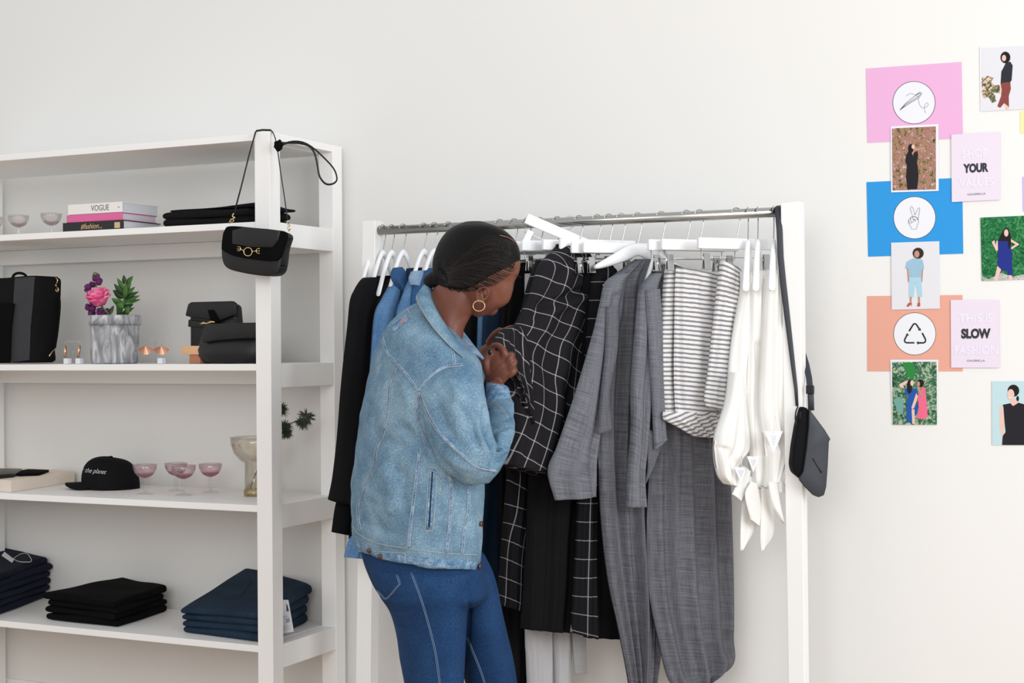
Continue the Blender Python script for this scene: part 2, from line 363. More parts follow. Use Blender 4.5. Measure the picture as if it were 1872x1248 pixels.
# ------------------------------------------------------------------ hangers
def hanger(px, a, kind, label, drop=0.058, tilt=0.0, w=0.21, clips=(), group=None, shift=0.0, steep=False):
    X = hookx(px); A = math.radians(a); h = Vector((math.cos(A), math.sin(A), 0)); n = Vector((h.y, -h.x, 0))
    C = Vector((X, YR, ZR)); T = thing('clothes_hanger', label, 'hanger', (X, YR, ZR), group)
    ct, st = math.cos(math.radians(tilt)), math.sin(math.radians(tilt))
    def L(s, z, d=0.0):
        s += shift
        return C + h*(s*ct+z*st) + Vector((0, 0, 1))*(-s*st+z*ct) + n*d
    r = RR+0.0035
    hk = [L(r*math.cos(t)-shift, r*math.sin(t)) for t in [math.radians(q) for q in range(-40, 171, 15)]]
    hk = list(reversed(hk))
    hk = hk + [L(r*0.9*(1-k)-shift*(1-k), -r*0.6-(drop-r*0.6)*k) for k in (0.25, 0.55, 0.8, 1.0, 1.15)]
    tube('hook', hk, 0.0017, M_chrome, T, 7)
    if kind == 'shirt':
        prof = [(0, 0.002, 0.012), (0.010, -0.006, 0.016), (0.024, -0.030, 0.019), (0.038, -0.062, 0.018), (0.05, -0.094, 0.014), (0.062, -0.124, 0.010), (0.068, -0.14, 0.006)] if steep else [(0, -0.004, 0.020), (0.02, -0.010, 0.027), (0.05, -0.022, 0.026), (0.085, -0.038, 0.020), (0.12, -0.052, 0.014), (w, -0.062, 0.008)]
        V = []; Fc = []; pts = [(-s, z, q) for s, z, q in reversed(prof[1:])]+prof
        for s, z, q in pts:
            th = 0.007+0.011*min(1, abs(s)/0.2)
            ht = 0.020 if abs(s) > 0.01 else 0.022
            for (dz, dd) in ((1, 0), (0.5, 1), (-0.5, 1), (-1, 0), (-0.5, -1), (0.5, -1)):
                V.append(L(s, -drop+z-0.012+dz*q, dd*th))
        m = len(pts)
        for i in range(m-1):
            for k in range(6): Fc.append((i*6+k, i*6+(k+1) % 6, (i+1)*6+(k+1) % 6, (i+1)*6+k))
        Fc.append(tuple(range(5, -1, -1))); Fc.append(tuple((m-1)*6+k for k in range(6)))
        o = mesh_obj('hanger_body', V, Fc, M_hanger, T)
        md = o.modifiers.new('s', 'SUBSURF'); md.levels = 1; md.render_levels = 1
        if not steep: tube('trouser_bar', [L(-w*0.8, -drop-0.125), L(w*0.8, -drop-0.125)], 0.0035, M_chrome, T, 8)
    else:
        bm = bmesh.new(); m4 = Matrix.Translation(C)
        b2 = Matrix(((h.x, n.x, 0, 0), (h.y, n.y, 0, 0), (0, 0, 1, 0), (0, 0, 0, 1)))
        tl = Matrix(((ct, 0, st, 0), (0, 1, 0, 0), (-st, 0, ct, 0), (0, 0, 0, 1)))
        box_bm(bm, (-w+shift, -0.0065, -drop-0.028), (w+shift, 0.0065, -drop+0.004), 0.003, m4 @ b2 @ tl)
        bm_obj('hanger_body', bm, M_hanger, T)
        tube('clip_wire', [L(-w*0.92, -drop-0.028), L(-w*0.92, -drop-0.052), L(w*0.92, -drop-0.052), L(w*0.92, -drop-0.028)], 0.0014, M_chrome, T, 6)
        for s in (clips or (-w*0.78, w*0.78)):
            bm = bmesh.new()
            for dd, an in ((0.005, 8), (-0.005, -8)):
                rm = Matrix.Rotation(math.radians(an), 4, 'X')
                loc = Matrix.Translation(Vector((s+shift, dd, -drop-0.062)))
                box_bm(bm, (-0.010, -0.0012, -0.026), (0.010, 0.0012, 0.022), 0.0008, m4 @ b2 @ tl @ loc @ rm)
            V, Fc = tube_geo([L(s-0.011, -drop-0.056), L(s+0.011, -drop-0.056)], 0.004, 8)
            me = bpy.data.meshes.new('t'); me.from_pydata([tuple(v) for v in V], [], Fc); bm.from_mesh(me)
            bm_obj('clip', bm, M_chrome, T)
    return T
# ------------------------------------------------------------------ hanging garments
def cloth(name, rows, m, px=None, a=50, hd=0.022, folds=7, amp=0.010, seed=1, strokes=(), nu=70, nv=110, parent=None, top_amp=0.25, uvrot=0.0, plane=None, uvoff=0.0, hem=0.0, off=0.0, power=0.35):
    """a hollow-thick cloth body hanging in its own vertical plane; rows = (left px, left py, right px, right py)"""
    rnd = random.Random(seed)
    if plane is None:
        A = math.radians(a); h = Vector((math.cos(A), math.sin(A), 0)); p0 = Vector((hookx(px), YR, 0))
    else: p0, h = plane
    n = Vector((h.y, -h.x, 0)).normalized(); p0 = p0 + n*off
    ph = [rnd.uniform(0, 6.28) for _ in range(12)]
    fr = [folds*(0.6+0.8*rnd.random()) for _ in range(3)]
    rr = [interp(rows, i/(nv-1)) for i in range(nv)]
    front = []; back = []; UV = []
    acc = 0; prev = None
    for j, (xl, yl, xr, yr) in enumerate(rr):
        v = j/(nv-1); l = PP(xl, yl, p0, n); r_ = PP(xr, yr, p0, n)
        c = (l+r_)/2
        if prev is not None: acc += (c-prev).length
        prev = c; W = (r_-l).length
        for i in range(nu):
            u = i/(nu-1); base = l.lerp(r_, u)
            A_ = amp*(top_amp+(1-top_amp)*min(1, v*1.6))*min(1, W/0.12)
            wv = 0.5*math.sin(2*PI*fr[0]*u+ph[0]+1.2*math.sin(2.1*v+ph[3]))+0.35*math.sin(2*PI*fr[1]*1.7*u+ph[1]+1.6*math.sin(2.7*v+ph[4]))+0.25*math.sin(2*PI*fr[2]*0.5*u+ph[2]+2*v)
            cr = 0.18*math.sin(9*v+5*u+ph[5])*math.sin(14*v-7*u+ph[6])
            prof = (4*u*(1-u))**power
            d = hd*prof + A_*(wv+cr)*min(1, prof*1.3)
            for (u0, v0, u1, v1, wd, dp) in strokes:
                # crease: distance in (u,v) metric to a segment
                ax, ay = (u-u0)*W, (v-v0)*1.0; bx, by = (u1-u0)*W, (v1-v0)*1.0
                t = max(0, min(1, (ax*bx+ay*by)/max(1e-9, bx*bx+by*by))); q = math.hypot(ax-bx*t, ay-by*t)
                if q < 3*wd: d += dp*math.exp(-(q/wd)**2)
            front.append(base+n*d); UV.append((uvoff+(u-0.5)*W, -acc+uvrot*(u-0.5)*W))
            back.append(base-n*(hd*0.8*prof + A_*0.6*wv*min(1, prof)))
    V = front+back; N = len(front); Fc = []
    for j in range(nv-1):
        for i in range(nu-1):
            q = j*nu+i
            Fc.append((q, q+nu, q+nu+1, q+1)); Fc.append((N+q, N+q+1, N+q+nu+1, N+q+nu))
        q = j*nu; Fc.append((q, N+q, N+q+nu, q+nu)); q = j*nu+nu-1; Fc.append((q, q+nu, N+q+nu, N+q))
    for i in range(nu-1):
        Fc.append((i, i+1, N+i+1, N+i)); q = (nv-1)*nu+i; Fc.append((q, N+q, N+q+1, q+1))
    o = mesh_obj(name, V, Fc, m, parent, uvs=UV+UV)
    return o
def garment(name, label, cat, px, group=None):
    return thing(name, label, cat, (hookx(px), YR, ZR-0.2), group)
def edge_on(rows, k0=0, k1=None): return rows
# --- left end: black coats
gl = 'black coats at the left end of the rack'
r1 = [(671, 507, 692, 505), (655, 513, 705, 512), (644, 540, 708, 540), (638, 600, 706, 600), (630, 660, 706, 660), (625, 722, 704, 720), (619, 800, 702, 800), (611, 880, 700, 880), (603, 912, 700, 915)]
t = garment('black_coat', 'long black coat hanging leftmost on the clothes rack', 'coat', 681, gl)
cloth('coat_sleeve', [(670, 507, 680, 507), (662, 513, 686, 513), (652, 528, 686, 528), (643, 550, 684, 548), (638, 600, 678, 600), (631, 660, 672, 660), (625, 722, 668, 720), (619, 800, 662, 800), (611, 870, 652, 880), (603, 912, 640, 924)], M_black_cloth, 681, 78, 0.03, 1.2, 0.0048, 3, parent=t, off=0.028)
cloth('coat_body', [(673, 506, 686, 506), (666, 515, 696, 515), (652, 560, 700, 560), (644, 660, 700, 660), (636, 800, 700, 800), (624, 880, 700, 880), (614, 930, 700, 935), (608, 972, 700, 990)], M_black_cloth2, 681, 78, 0.028, 1.5, 0.0056, 4, parent=t)
t = garment('black_coat', 'black coat hanging second from the left end of the rack', 'coat', 700, gl)
cloth('coat_body', [(693, 504, 706, 504), (685, 513, 716, 512), (672, 548, 722, 545), (664, 620, 722, 620), (656, 760, 720, 760), (650, 880, 716, 880), (640, 985, 710, 990)], M_black_cloth2, 700, 78, 0.03, 1.5, 0.0064, 7, parent=t)
t = garment('black_coat', 'black coat hanging third from the left beside the blue shirt', 'coat', 716, gl)
cloth('coat_body', [(709, 510, 720, 510), (701, 518, 730, 516), (690, 555, 738, 550), (682, 640, 736, 640), (676, 760, 732, 760), (668, 880, 728, 880), (660, 985, 720, 990)], M_black_cloth, 716, 78, 0.03, 1.5, 0.0064, 8, parent=t)
# --- blue shirts
t = garment('denim_shirt', 'washed blue denim shirt with dark collar hanging beside the black coats', 'shirt', 737)
cloth('shirt_body', [(722, 500, 742, 500), (714, 520, 752, 515), (700, 545, 756, 540), (686, 575, 756, 575), (680, 640, 756, 640), (672, 760, 752, 760), (668, 880, 748, 880), (658, 960, 740, 960), (640, 985, 720, 990), (630, 1018, 700, 1024)], M_blueshirt, 737, 72, 0.028, 3, 0.009, 9, parent=t)
cloth('collar', [(721, 490, 731, 488), (716, 500, 738, 496), (718, 512, 744, 520), (728, 524, 744, 545)], M_midblueshirt, 737, 72, 0.02, 1, 0.002, 10, parent=t, off=0.03, nu=24, nv=24)
t = garment('cotton_shirt', 'pale blue shirt with a folded collar hanging left of the bun', 'shirt', 775)
cloth('shirt_body', [(752, 508, 776, 505), (744, 522, 790, 518), (734, 548, 794, 540), (726, 575, 796, 575), (720, 640, 796, 640), (712, 760, 794, 760), (706, 900, 790, 900)], M_blueshirt, 775, 70, 0.03, 3, 0.009, 12, parent=t)
cloth('collar', [(754, 496, 770, 494), (749, 508, 772, 506), (752, 520, 764, 524)], M_paleblueshirt, 775, 70, 0.02, 1, 0.002, 13, parent=t, off=0.03, nu=24, nv=24)
for px, mm, nm, lb, ct, x0, x1, yb in (
    (758, M_navy_cloth, 'navy_shirt', 'dark navy shirt squeezed between the two light blue shirts', 'shirt', 742, 768, 900),
    (794, M_midblueshirt, 'blue_shirt', 'mid blue shirt hanging just behind the hair bun', 'shirt', 762, 812, 900),
    (820, M_navy_cloth, 'navy_shirt', 'navy shirt hanging behind the head of the person', 'shirt', 800, 850, 940)):
    t = garment(nm, lb, ct, px)
    cloth('shirt_body', [(px-12, 490, px+10, 489), (x0, 506, x1, 503), (x0-10, 550, x1+8, 550), (x0-16, 700, x1+6, 700), (x0-20, yb, x1, yb)], mm, px, 66, 0.026, 1.6, 0.007, px, parent=t)
# --- garments seen behind the face and between the body and the checked shirt
for px, mm, nm, lb, ct, x0, x1, yb, yt in (
    (850, M_black_cloth, 'black_shirt', 'black shirt seen just under the chin of the person', 'shirt', 838, 888, 960, 500),
    (872, M_blueshirt, 'blue_shirt', 'blue shirt strip seen right of the black top under the chin', 'shirt', 876, 912, 1000, 505),
    (893, M_midblueshirt, 'blue_shirt', 'darker blue shirt seen above the left hand', 'shirt', 896, 930, 1030, 505)):
    t = garment(nm, lb, ct, px)
    cloth('shirt_body', [(px-12, yt-10, px+12, yt-11), (x0+4, yt+8, x1, yt+6), (x0, 560, x1, 560), (x0-4, 700, x1, 700), (x0-8, yb, x1-4, yb)], mm, px, 60, 0.024, 1.6, 0.007, px, parent=t)
t = garment('navy_dress', 'long navy dress hanging between the denim jacket and the checked shirt', 'dress', 914)
cloth('dress_body', [(905, 478, 930, 477), (893, 495, 945, 492), (884, 600, 952, 600), (876, 760, 950, 760), (872, 900, 946, 900), (868, 1020, 940, 1020), (872, 1080, 938, 1080)], M_navy_cloth, 914, 58, 0.03, 1.8, 0.0096, 17, parent=t)
t = garment('black_trousers', 'long black trousers hanging behind the knee of the person', 'trousers', 940)
cloth('trouser_legs', [(925, 482, 968, 480), (918, 520, 975, 520), (915, 700, 974, 700), (912, 900, 970, 900), (912, 1100, 966, 1100), (908, 1290, 960, 1290)], M_black_cloth, 940, 58, 0.028, 1.8, 0.0080, 18, parent=t)
t = garment('black_jacket', 'black jacket hanging left of the checked shirt beside the face', 'jacket', 964)
cloth('jacket_body', [(948, 486, 985, 482), (938, 505, 998, 500), (930, 560, 1002, 560), (925, 640, 1002, 640), (930, 760, 1000, 760), (934, 900, 998, 900)], M_black_cloth2, 964, 58, 0.028, 1.8, 0.0080, 19, parent=t)
t = garment('pale_grey_trousers', 'pale grey trousers hanging lowest, below the black dress hem', 'trousers', 987)
cloth('trouser_leg', [(960, 500, 1010, 500), (958, 900, 1008, 900), (960, 1150, 1008, 1150), (962, 1200, 1008, 1200), (966, 1300, 1006, 1300)], M_lightgrey_cloth, 987, 55, 0.02, 2, 0.008, 20, parent=t)
cloth('trouser_leg', [(1000, 520, 1050, 520), (1004, 900, 1050, 900), (1009, 1150, 1048, 1150), (1012, 1200, 1044, 1200), (1014, 1300, 1040, 1300)], M_lightgrey_cloth, 987, 55, 0.02, 2, 0.008, 21, parent=t)
t = garment('grey_scarf', 'grey scarf end with a fringed edge below the checked dress', 'scarf', 1003)
cloth('scarf_body', [(1040, 900, 1066, 900), (1043, 1100, 1070, 1100), (1046, 1168, 1071, 1162), (1050, 1232, 1072, 1230)], mat('scarf_grey', (168, 168, 170), 0.9, var=0.2, vscale=1, stretch=(4, 4, 240)), 1003, 55, 0.008, 2, 0.002, 22, parent=t)
t = garment('black_dress', 'black dress hanging below and behind the checked shirt', 'dress', 1059)
cloth('dress_body', [(1030, 480, 1078, 484), (1010, 520, 1086, 520), (990, 700, 1080, 700), (968, 860, 1075, 860), (962, 980, 1062, 980), (956, 1080, 1056, 1080), (952, 1148, 1048, 1156)], M_black_cloth, 1059, 55, 0.03, 2.4, 0.0112, 24, parent=t)
t = garment('black_dress', 'black dress hem showing between the checked strip and the grey dress', 'dress', 1092)
cloth('dress_body', [(1075, 480, 1108, 484), (1062, 520, 1130, 520), (1060, 700, 1130, 700), (1064, 900, 1130, 900), (1066, 1060, 1132, 1060), (1068, 1164, 1134, 1166)], M_black_cloth2, 1092, 52, 0.028, 1.8, 0.0096, 25, parent=t)
t = garment('checked_dress', 'black windowpane check dress showing as a narrow strip beside the grey dress', 'dress', 1113)
cloth('dress_body', [(1090, 480, 1118, 484), (1080, 520, 1128, 520), (1066, 700, 1108, 700), (1056, 900, 1092, 900), (1052, 1000, 1090, 1000), (1047, 1080, 1090, 1080), (1043, 1155, 1092, 1168)], M_plaid_dark, 1113, 52, 0.022, 2, 0.006, 26, parent=t)
t = garment('checked_dress', 'black windowpane check dress hanging under the lower edge of the held shirt', 'dress', 1019)
cloth('dress_body', [(1000, 470, 1040, 474), (980, 520, 1046, 520), (955, 700, 1020, 700), (925, 830, 1004, 850), (927, 868, 1003, 890), (922, 930, 998, 928), (917, 1000, 978, 1010), (911, 1080, 976, 1086), (910, 1104, 971, 1122)], M_plaid_dark, 1019, 58, 0.026, 3, 0.010, 27, parent=t, uvrot=0.25)
# --- the checked shirt being held
PLp = (Vector((hookx(1041), YR, 0)), Vector((math.cos(math.radians(72)), math.sin(math.radians(72)), 0)))
t = garment('checked_shirt', 'black shirt with white windowpane check pulled out by the person', 'shirt', 1041)
r_pl = [(1022, 449, 1064, 457), (1006, 464, 1086, 484), (986, 484, 1127, 500), (974, 520, 1122, 524), (960, 558, 1104, 560), (940, 598, 1092, 604), (914, 626, 1080, 645), (922, 680, 1064, 700), (936, 742, 1046, 758), (932, 800, 1020, 820), (921, 848, 1001, 868)]
cloth('shirt_body', r_pl, M_plaid, plane=PLp, hd=0.05, folds=2.2, amp=0.012, seed=31, parent=t, uvrot=0.32, off=0.03, strokes=[(0.95, 0.22, 0.15, 0.40, 0.022, -0.016), (0.9, 0.28, 0.3, 0.42, 0.02, 0.010), (0.55, 0.02, 0.8, 0.3, 0.02, -0.012), (0.25, 0.1, 0.1, 0.45, 0.02, -0.010), (0.1, 0.6, 0.7, 0.75, 0.03, -0.010)], nu=90, nv=130, power=0.45)
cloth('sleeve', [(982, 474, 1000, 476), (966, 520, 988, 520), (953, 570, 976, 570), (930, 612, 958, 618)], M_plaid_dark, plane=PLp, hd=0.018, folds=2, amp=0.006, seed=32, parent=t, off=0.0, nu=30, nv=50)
cloth('waistband', [(1018, 446, 1068, 458), (1016, 456, 1070, 468), (1010, 464, 1080, 480)], M_black_cloth, plane=PLp, hd=0.02, folds=2, amp=0.003, seed=33, parent=t, off=0.028, nu=40, nv=24)
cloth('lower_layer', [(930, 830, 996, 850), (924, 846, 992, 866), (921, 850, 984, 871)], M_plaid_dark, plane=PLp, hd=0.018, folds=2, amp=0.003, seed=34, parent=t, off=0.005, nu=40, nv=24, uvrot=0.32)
for (bx, by) in ((1046, 673), (1015, 757), (993, 828)):
    c = PP(bx, by, PLp[0], Vector((PLp[1].y, -PLp[1].x, 0))) + Vector((PLp[1].y, -PLp[1].x, 0))*0.078
    nn = Vector((PLp[1].y, -PLp[1].x, 0))
    V, Fc = tube_geo([c+nn*0.002+PLp[1]*0.0045*math.cos(q)+Vector((0, 0, 0.0055*math.sin(q))) for q in [2*PI*k/14 for k in range(14)]], 0.0013, 6, closed=True)
    mesh_obj('button', V, Fc, M_paper, t)
CHK_T = t
# --- grey chambray dresses
t = garment('grey_dress', 'grey chambray dress with wide sleeves hanging right of the checked shirt', 'dress', 1166)
r_g1 = [(1163, 474, 1182, 474), (1140, 490, 1205, 486), (1112, 515, 1222, 505), (1104, 560, 1222, 560), (1100, 640, 1218, 640), (1092, 740, 1216, 740), (1094, 850, 1212, 850), (1100, 960, 1214, 960), (1112, 1060, 1216, 1060), (1131, 1150, 1210, 1150), (1143, 1210, 1204, 1210), (1152, 1262, 1196, 1275), (1156, 1300, 1190, 1320)]
cloth('dress_body', r_g1, M_heather2, 1166, 50, 0.034, 4, 0.016, 41, parent=t, strokes=[(0.2, 0.3, 0.45, 0.95, 0.02, -0.018), (0.5, 0.25, 0.6, 0.95, 0.02, 0.012), (0.75, 0.3, 0.72, 0.95, 0.02, -0.02)])
cloth('sleeve', [(1128, 500, 1150, 502), (1106, 516, 1140, 520), (1096, 556, 1130, 560), (1086, 600, 1122, 610), (1064, 676, 1112, 690), (1040, 752, 1100, 780), (1018, 815, 1092, 840), (1001, 860, 1091, 880), (1014, 914, 1090, 908)], M_heather, 1166, 46, 0.022, 1.6, 0.009, 42, parent=t, off=0.045, strokes=[(0.62, 0.2, 0.93, 1.0, 0.012, -0.012)], power=0.5)
cloth('sleeve', [(1108, 560, 1130, 560), (1106, 640, 1128, 640), (1098, 720, 1114, 720), (1092, 793, 1120, 784)], M_heather2, 1166, 48, 0.012, 2, 0.005, 43, parent=t, off=0.066, nu=30, nv=50)
t = garment('grey_dress', 'longer grey chambray dress with a cocoon hem hanging left of the striped skirts', 'dress', 1209)
r_g2 = [(1214, 483, 1232, 486), (1200, 496, 1262, 496), (1186, 520, 1290, 520), (1184, 600, 1296, 600), (1186, 700, 1302, 700), (1192, 790, 1322, 800), (1186, 880, 1333, 880), (1182, 980, 1337, 980), (1186, 1080, 1339, 1080), (1204, 1170, 1339, 1160), (1222, 1240, 1338, 1212), (1250, 1275, 1290, 1240)]
cloth('dress_body', r_g2, M_heather2, 1209, 50, 0.036, 4, 0.018, 44, parent=t, strokes=[(0.30, 0.45, 0.42, 0.95, 0.02, 0.016), (0.14, 0.4, 0.25, 0.9, 0.018, -0.02), (0.55, 0.45, 0.6, 0.9, 0.024, -0.022), (0.8, 0.4, 0.78, 0.85, 0.02, -0.018), (0.9, 0.4, 0.9, 0.8, 0.015, 0.014)])
cloth('hem_fold', [(1232, 1180, 1322, 1150), (1236, 1215, 1334, 1185), (1244, 1245, 1340, 1212), (1258, 1262, 1300, 1238)], M_heather2, 1209, 50, 0.012, 2, 0.006, 47, parent=t, off=-0.02, nu=40, nv=30)
cloth('sleeve', [(1190, 500, 1208, 500), (1170, 528, 1200, 530), (1164, 570, 1198, 575), (1158, 640, 1196, 650), (1153, 710, 1190, 720), (1154, 780, 1184, 800), (1148, 860, 1178, 870), (1144, 926, 1181, 926)], M_heather, 1209, 46, 0.024, 1.6, 0.009, 45, parent=t, off=0.046, strokes=[(0.6, 0.2, 0.75, 1.0, 0.010, -0.01)])
cloth('sleeve', [(1180, 530, 1206, 528), (1184, 600, 1210, 600), (1190, 700, 1212, 700), (1194, 780, 1217, 790), (1196, 822, 1219, 801)], M_heather, 1209, 48, 0.014, 2, 0.006, 46, parent=t, off=0.068, nu=30, nv=60)
cloth('sleeve_lining', [(1180, 780, 1212, 806), (1184, 850, 1196, 850), (1178, 884, 1182, 878)], M_heather2, 1209, 48, 0.008, 2, 0.003, 48, parent=t, off=0.05, nu=30, nv=40)
# --- striped skirts
t = garment('striped_skirt', 'grey and white striped skirt, narrow and leftmost of the striped ones', 'skirt', 1255)
cloth('skirt_body', [(1217, 491, 1234, 492), (1212, 530, 1236, 530), (1206, 600, 1236, 600), (1200, 680, 1236, 680), (1204, 730, 1238, 730), (1210, 768, 1240, 766)], M_stripe, 1250, 50, 0.02, 2, 0.006, 51, parent=t, nu=40)
t = garment('striped_skirt', 'grey and white striped skirt with a gathered hem, widest of the striped ones', 'skirt', 1279)
cloth('skirt_body', [(1236, 488, 1310, 503), (1234, 530, 1312, 540), (1233, 600, 1318, 610), (1232, 680, 1326, 690), (1234, 740, 1330, 750), (1236, 758, 1330, 768)], M_stripe, 1279, 50, 0.026, 3, 0.007, 52, parent=t, strokes=[(0.05, 0.0, 0.08, 1.0, 0.008, -0.008)])
cloth('gathered_hem', [(1212, 752, 1328, 752), (1213, 766, 1330, 762), (1238, 780, 1328, 776), (1266, 796, 1320, 790), (1280, 799, 1312, 799)], M_stripe, 1279, 50, 0.022, 4, 0.009, 53, parent=t, off=0.004, uvrot=-0.35, nv=50)
t = garment('striped_skirt', 'grey and white striped skirt hanging right against the white blouses', 'skirt', 1300)
cloth('skirt_body', [(1318, 477, 1352, 494), (1312, 520, 1358, 530), (1303, 600, 1360, 600), (1294, 680, 1356, 680), (1289, 738, 1350, 744), (1318, 752, 1340, 760)], M_stripe, 1312, 50, 0.024, 2, 0.007, 54, parent=t, off=0.03, uvrot=0.12)
# --- white blouses
gw = 'white blouses at the right end of the rack'
t = garment('white_blouse', 'white blouse with tie ends hanging against the striped skirts', 'blouse', 1367, gw)
cloth('blouse_body', [(1358, 496, 1366, 498), (1356, 530, 1376, 540), (1342, 600, 1386, 600), (1334, 660, 1390, 660), (1330, 720, 1392, 720), (1324, 780, 1386, 790), (1340, 824, 1380, 826)], M_white_cloth, 1367, 58, 0.026, 2, 0.010, 61, parent=t)
cloth('sleeve', [(1336, 680, 1352, 682), (1326, 740, 1360, 750), (1308, 795, 1366, 815), (1307, 836, 1352, 840), (1314, 868, 1344, 868), (1326, 884, 1342, 888)], M_white_cloth, 1367, 58, 0.026, 2, 0.011, 62, parent=t, off=0.03, strokes=[(0.2, 0.5, 0.8, 0.7, 0.02, -0.012)])
cloth('tie', [(1356, 850, 1372, 862), (1348, 880, 1368, 890), (1338, 903, 1355, 916)], M_white_cloth, 1367, 58, 0.006, 1, 0.004, 63, parent=t, off=0.04, nu=20, nv=30)
cloth('tie', [(1360, 870, 1374, 870), (1356, 920, 1384, 930), (1354, 960, 1382, 962), (1353, 1006, 1358, 1004)], M_white_cloth, 1367, 58, 0.006, 1, 0.004, 64, parent=t, off=0.02, nu=20, nv=40)
t = garment('white_blouse', 'middle white blouse with a tied waist', 'blouse', 1385, gw)
cloth('blouse_body', [(1378, 494, 1386, 496), (1372, 530, 1396, 540), (1370, 600, 1402, 600), (1366, 680, 1412, 680), (1364, 760, 1412, 760), (1370, 830, 1410, 830), (1376, 890, 1408, 896)], M_white_cloth, 1385, 60, 0.024, 2, 0.010, 65, parent=t, strokes=[(0.3, 0.4, 0.7, 0.9, 0.015, -0.012)])
cloth('tie', [(1372, 880, 1384, 884), (1362, 905, 1392, 930), (1372, 950, 1388, 962)], M_white_cloth, 1385, 60, 0.006, 1, 0.004, 66, parent=t, off=0.03, nu=20, nv=30)
cloth('tie', [(1392, 890, 1414, 894), (1391, 940, 1416, 950), (1390, 980, 1413, 978), (1391, 1007, 1396, 1003)], M_white_cloth, 1385, 60, 0.006, 1, 0.004, 67, parent=t, off=0.03, nu=20, nv=40)
t = garment('white_blouse', 'white blouse hanging rightmost beside the black bag strap', 'blouse', 1414, gw)
cloth('blouse_body', [(1408, 492, 1418, 494), (1400, 520, 1428, 530), (1396, 600, 1434, 600), (1392, 680, 1440, 690), (1390, 750, 1448, 760), (1396, 800, 1454, 814), (1400, 850, 1436, 840), (1398, 890, 1418, 872)], M_white_cloth, 1414, 60, 0.03, 2, 0.012, 68, parent=t, strokes=[(0.2, 0.75, 0.9, 0.62, 0.02, -0.014), (0.5, 0.3, 0.6, 0.7, 0.02, 0.01)])
cloth('tie', [(1412, 870, 1424, 866), (1420, 882, 1436, 890), (1424, 900, 1443, 900)], M_white_cloth, 1414, 60, 0.006, 1, 0.003, 69, parent=t, off=0.02, nu=20, nv=24)
cloth('tie', [(1404, 880, 1420, 882), (1412, 920, 1426, 920), (1428, 950, 1433, 956)], M_white_cloth, 1414, 60, 0.006, 1, 0.003, 70, parent=t, off=0.035, nu=20, nv=30)
for k, (x, y, s, lb) in enumerate(((1414, 808, 34, 'rightmost'), (1377, 848, 24, 'middle'), (1354, 868, 24, 'left'))):
    A = math.radians(58); h = Vector((math.cos(A), math.sin(A), 0)); n = Vector((h.y, -h.x, 0)); p0 = Vector((hookx((1414, 1385, 1367)[k]), YR, 0))+n*0.07
    q = [PP(x-s/2, y-s*0.6, p0, n), PP(x+s/2, y-s*0.6, p0, n), PP(x, y+s*0.62, p0, n)]
    tg = thing('price_tag', 'white triangular paper tag, %s of the three tags on the white blouses' % lb, 'tag', q[2], 'paper tags on the white blouses')
    poly_prism('card', q, n*0.0006, M_paper, tg)
    tube('string', [PP(x, y-s*0.5, p0+n*0.001, n), PP(x+2, y-s*1.0, p0+n*0.001, n), PP(x+3, y-s*1.4, p0-n*0.02, n)], 0.0008, M_white_cloth, tg, 5)
    for r_ in range(6):
        ww = 5*(1-r_/8); yy = y-s*0.32+r_*s*0.09
        tube('print', [PP(x-ww, yy, p0+n*0.0009, n), PP(x+ww, yy, p0+n*0.0009, n)], 0.0004, M_lightgrey_cloth, tg, 4)
# --- hangers
gh = 'white hangers on the rack'
H = [(681, 78, 'shirt', 'leftmost hanger, holding the first black coat'), (700, 78, 'shirt', 'second hanger from the left, holding a black coat'),
     (716, 78, 'shirt', 'third hanger from the left, holding a black coat'), (737, 72, 'shirt', 'hanger holding the washed blue denim shirt'),
     (775, 70, 'shirt', 'hanger holding the pale blue shirt left of the bun'), (794, 66, 'shirt', 'hanger just left of the head of the person'),
     (820, 66, 'shirt', 'hanger whose hook touches the hair of the person'), (914, 58, 'bar', 'hanger just right of the forehead'),
     (940, 58, 'bar', 'hanger second right of the forehead'), (964, 58, 'bar', 'hanger of the black jacket beside the face'),
     (987, 55, 'bar', 'hanger left of the checked shirt with clear clips'), (1019, 58, 'bar', 'hanger of the lower checked dress'),
     (1059, 55, 'bar', 'hanger right of the checked shirt hook'), (1092, 52, 'bar', 'hanger behind the tilted hanger'),
     (1113, 52, 'bar', 'hanger of the checked strip dress'), (1136, 50, 'bar', 'empty-looking hanger left of the wide grey dress hanger'),
     (1166, 50, 'shirt', 'broad hanger holding the first grey dress'), (1209, 50, 'shirt', 'broad hanger holding the second grey dress'),
     (1255, 50, 'bar', 'clip hanger of the narrow striped skirt'), (1279, 50, 'bar', 'clip hanger of the widest striped skirt'),
     (1346, 50, 'bar', 'clip hanger of the striped skirt beside the white blouses'), (1367, 100, 'shirt', 'hanger of the leftmost white blouse'),
     (1385, 100, 'shirt', 'hanger of the middle white blouse'), (1414, 100, 'shirt', 'hanger of the rightmost white blouse')]
for px, a, k, lb in H:
    hanger(px, a, k, 'white '+lb, drop=0.062 if px < 1100 else 0.074, w=0.15 if k == 'shirt' else 0.13, group=gh, steep=(px != 1166))
hanger(1041, 20, 'bar', 'white clip hanger tilted up to the left above the checked shirt', drop=0.03, tilt=24, w=0.125, group=gh)
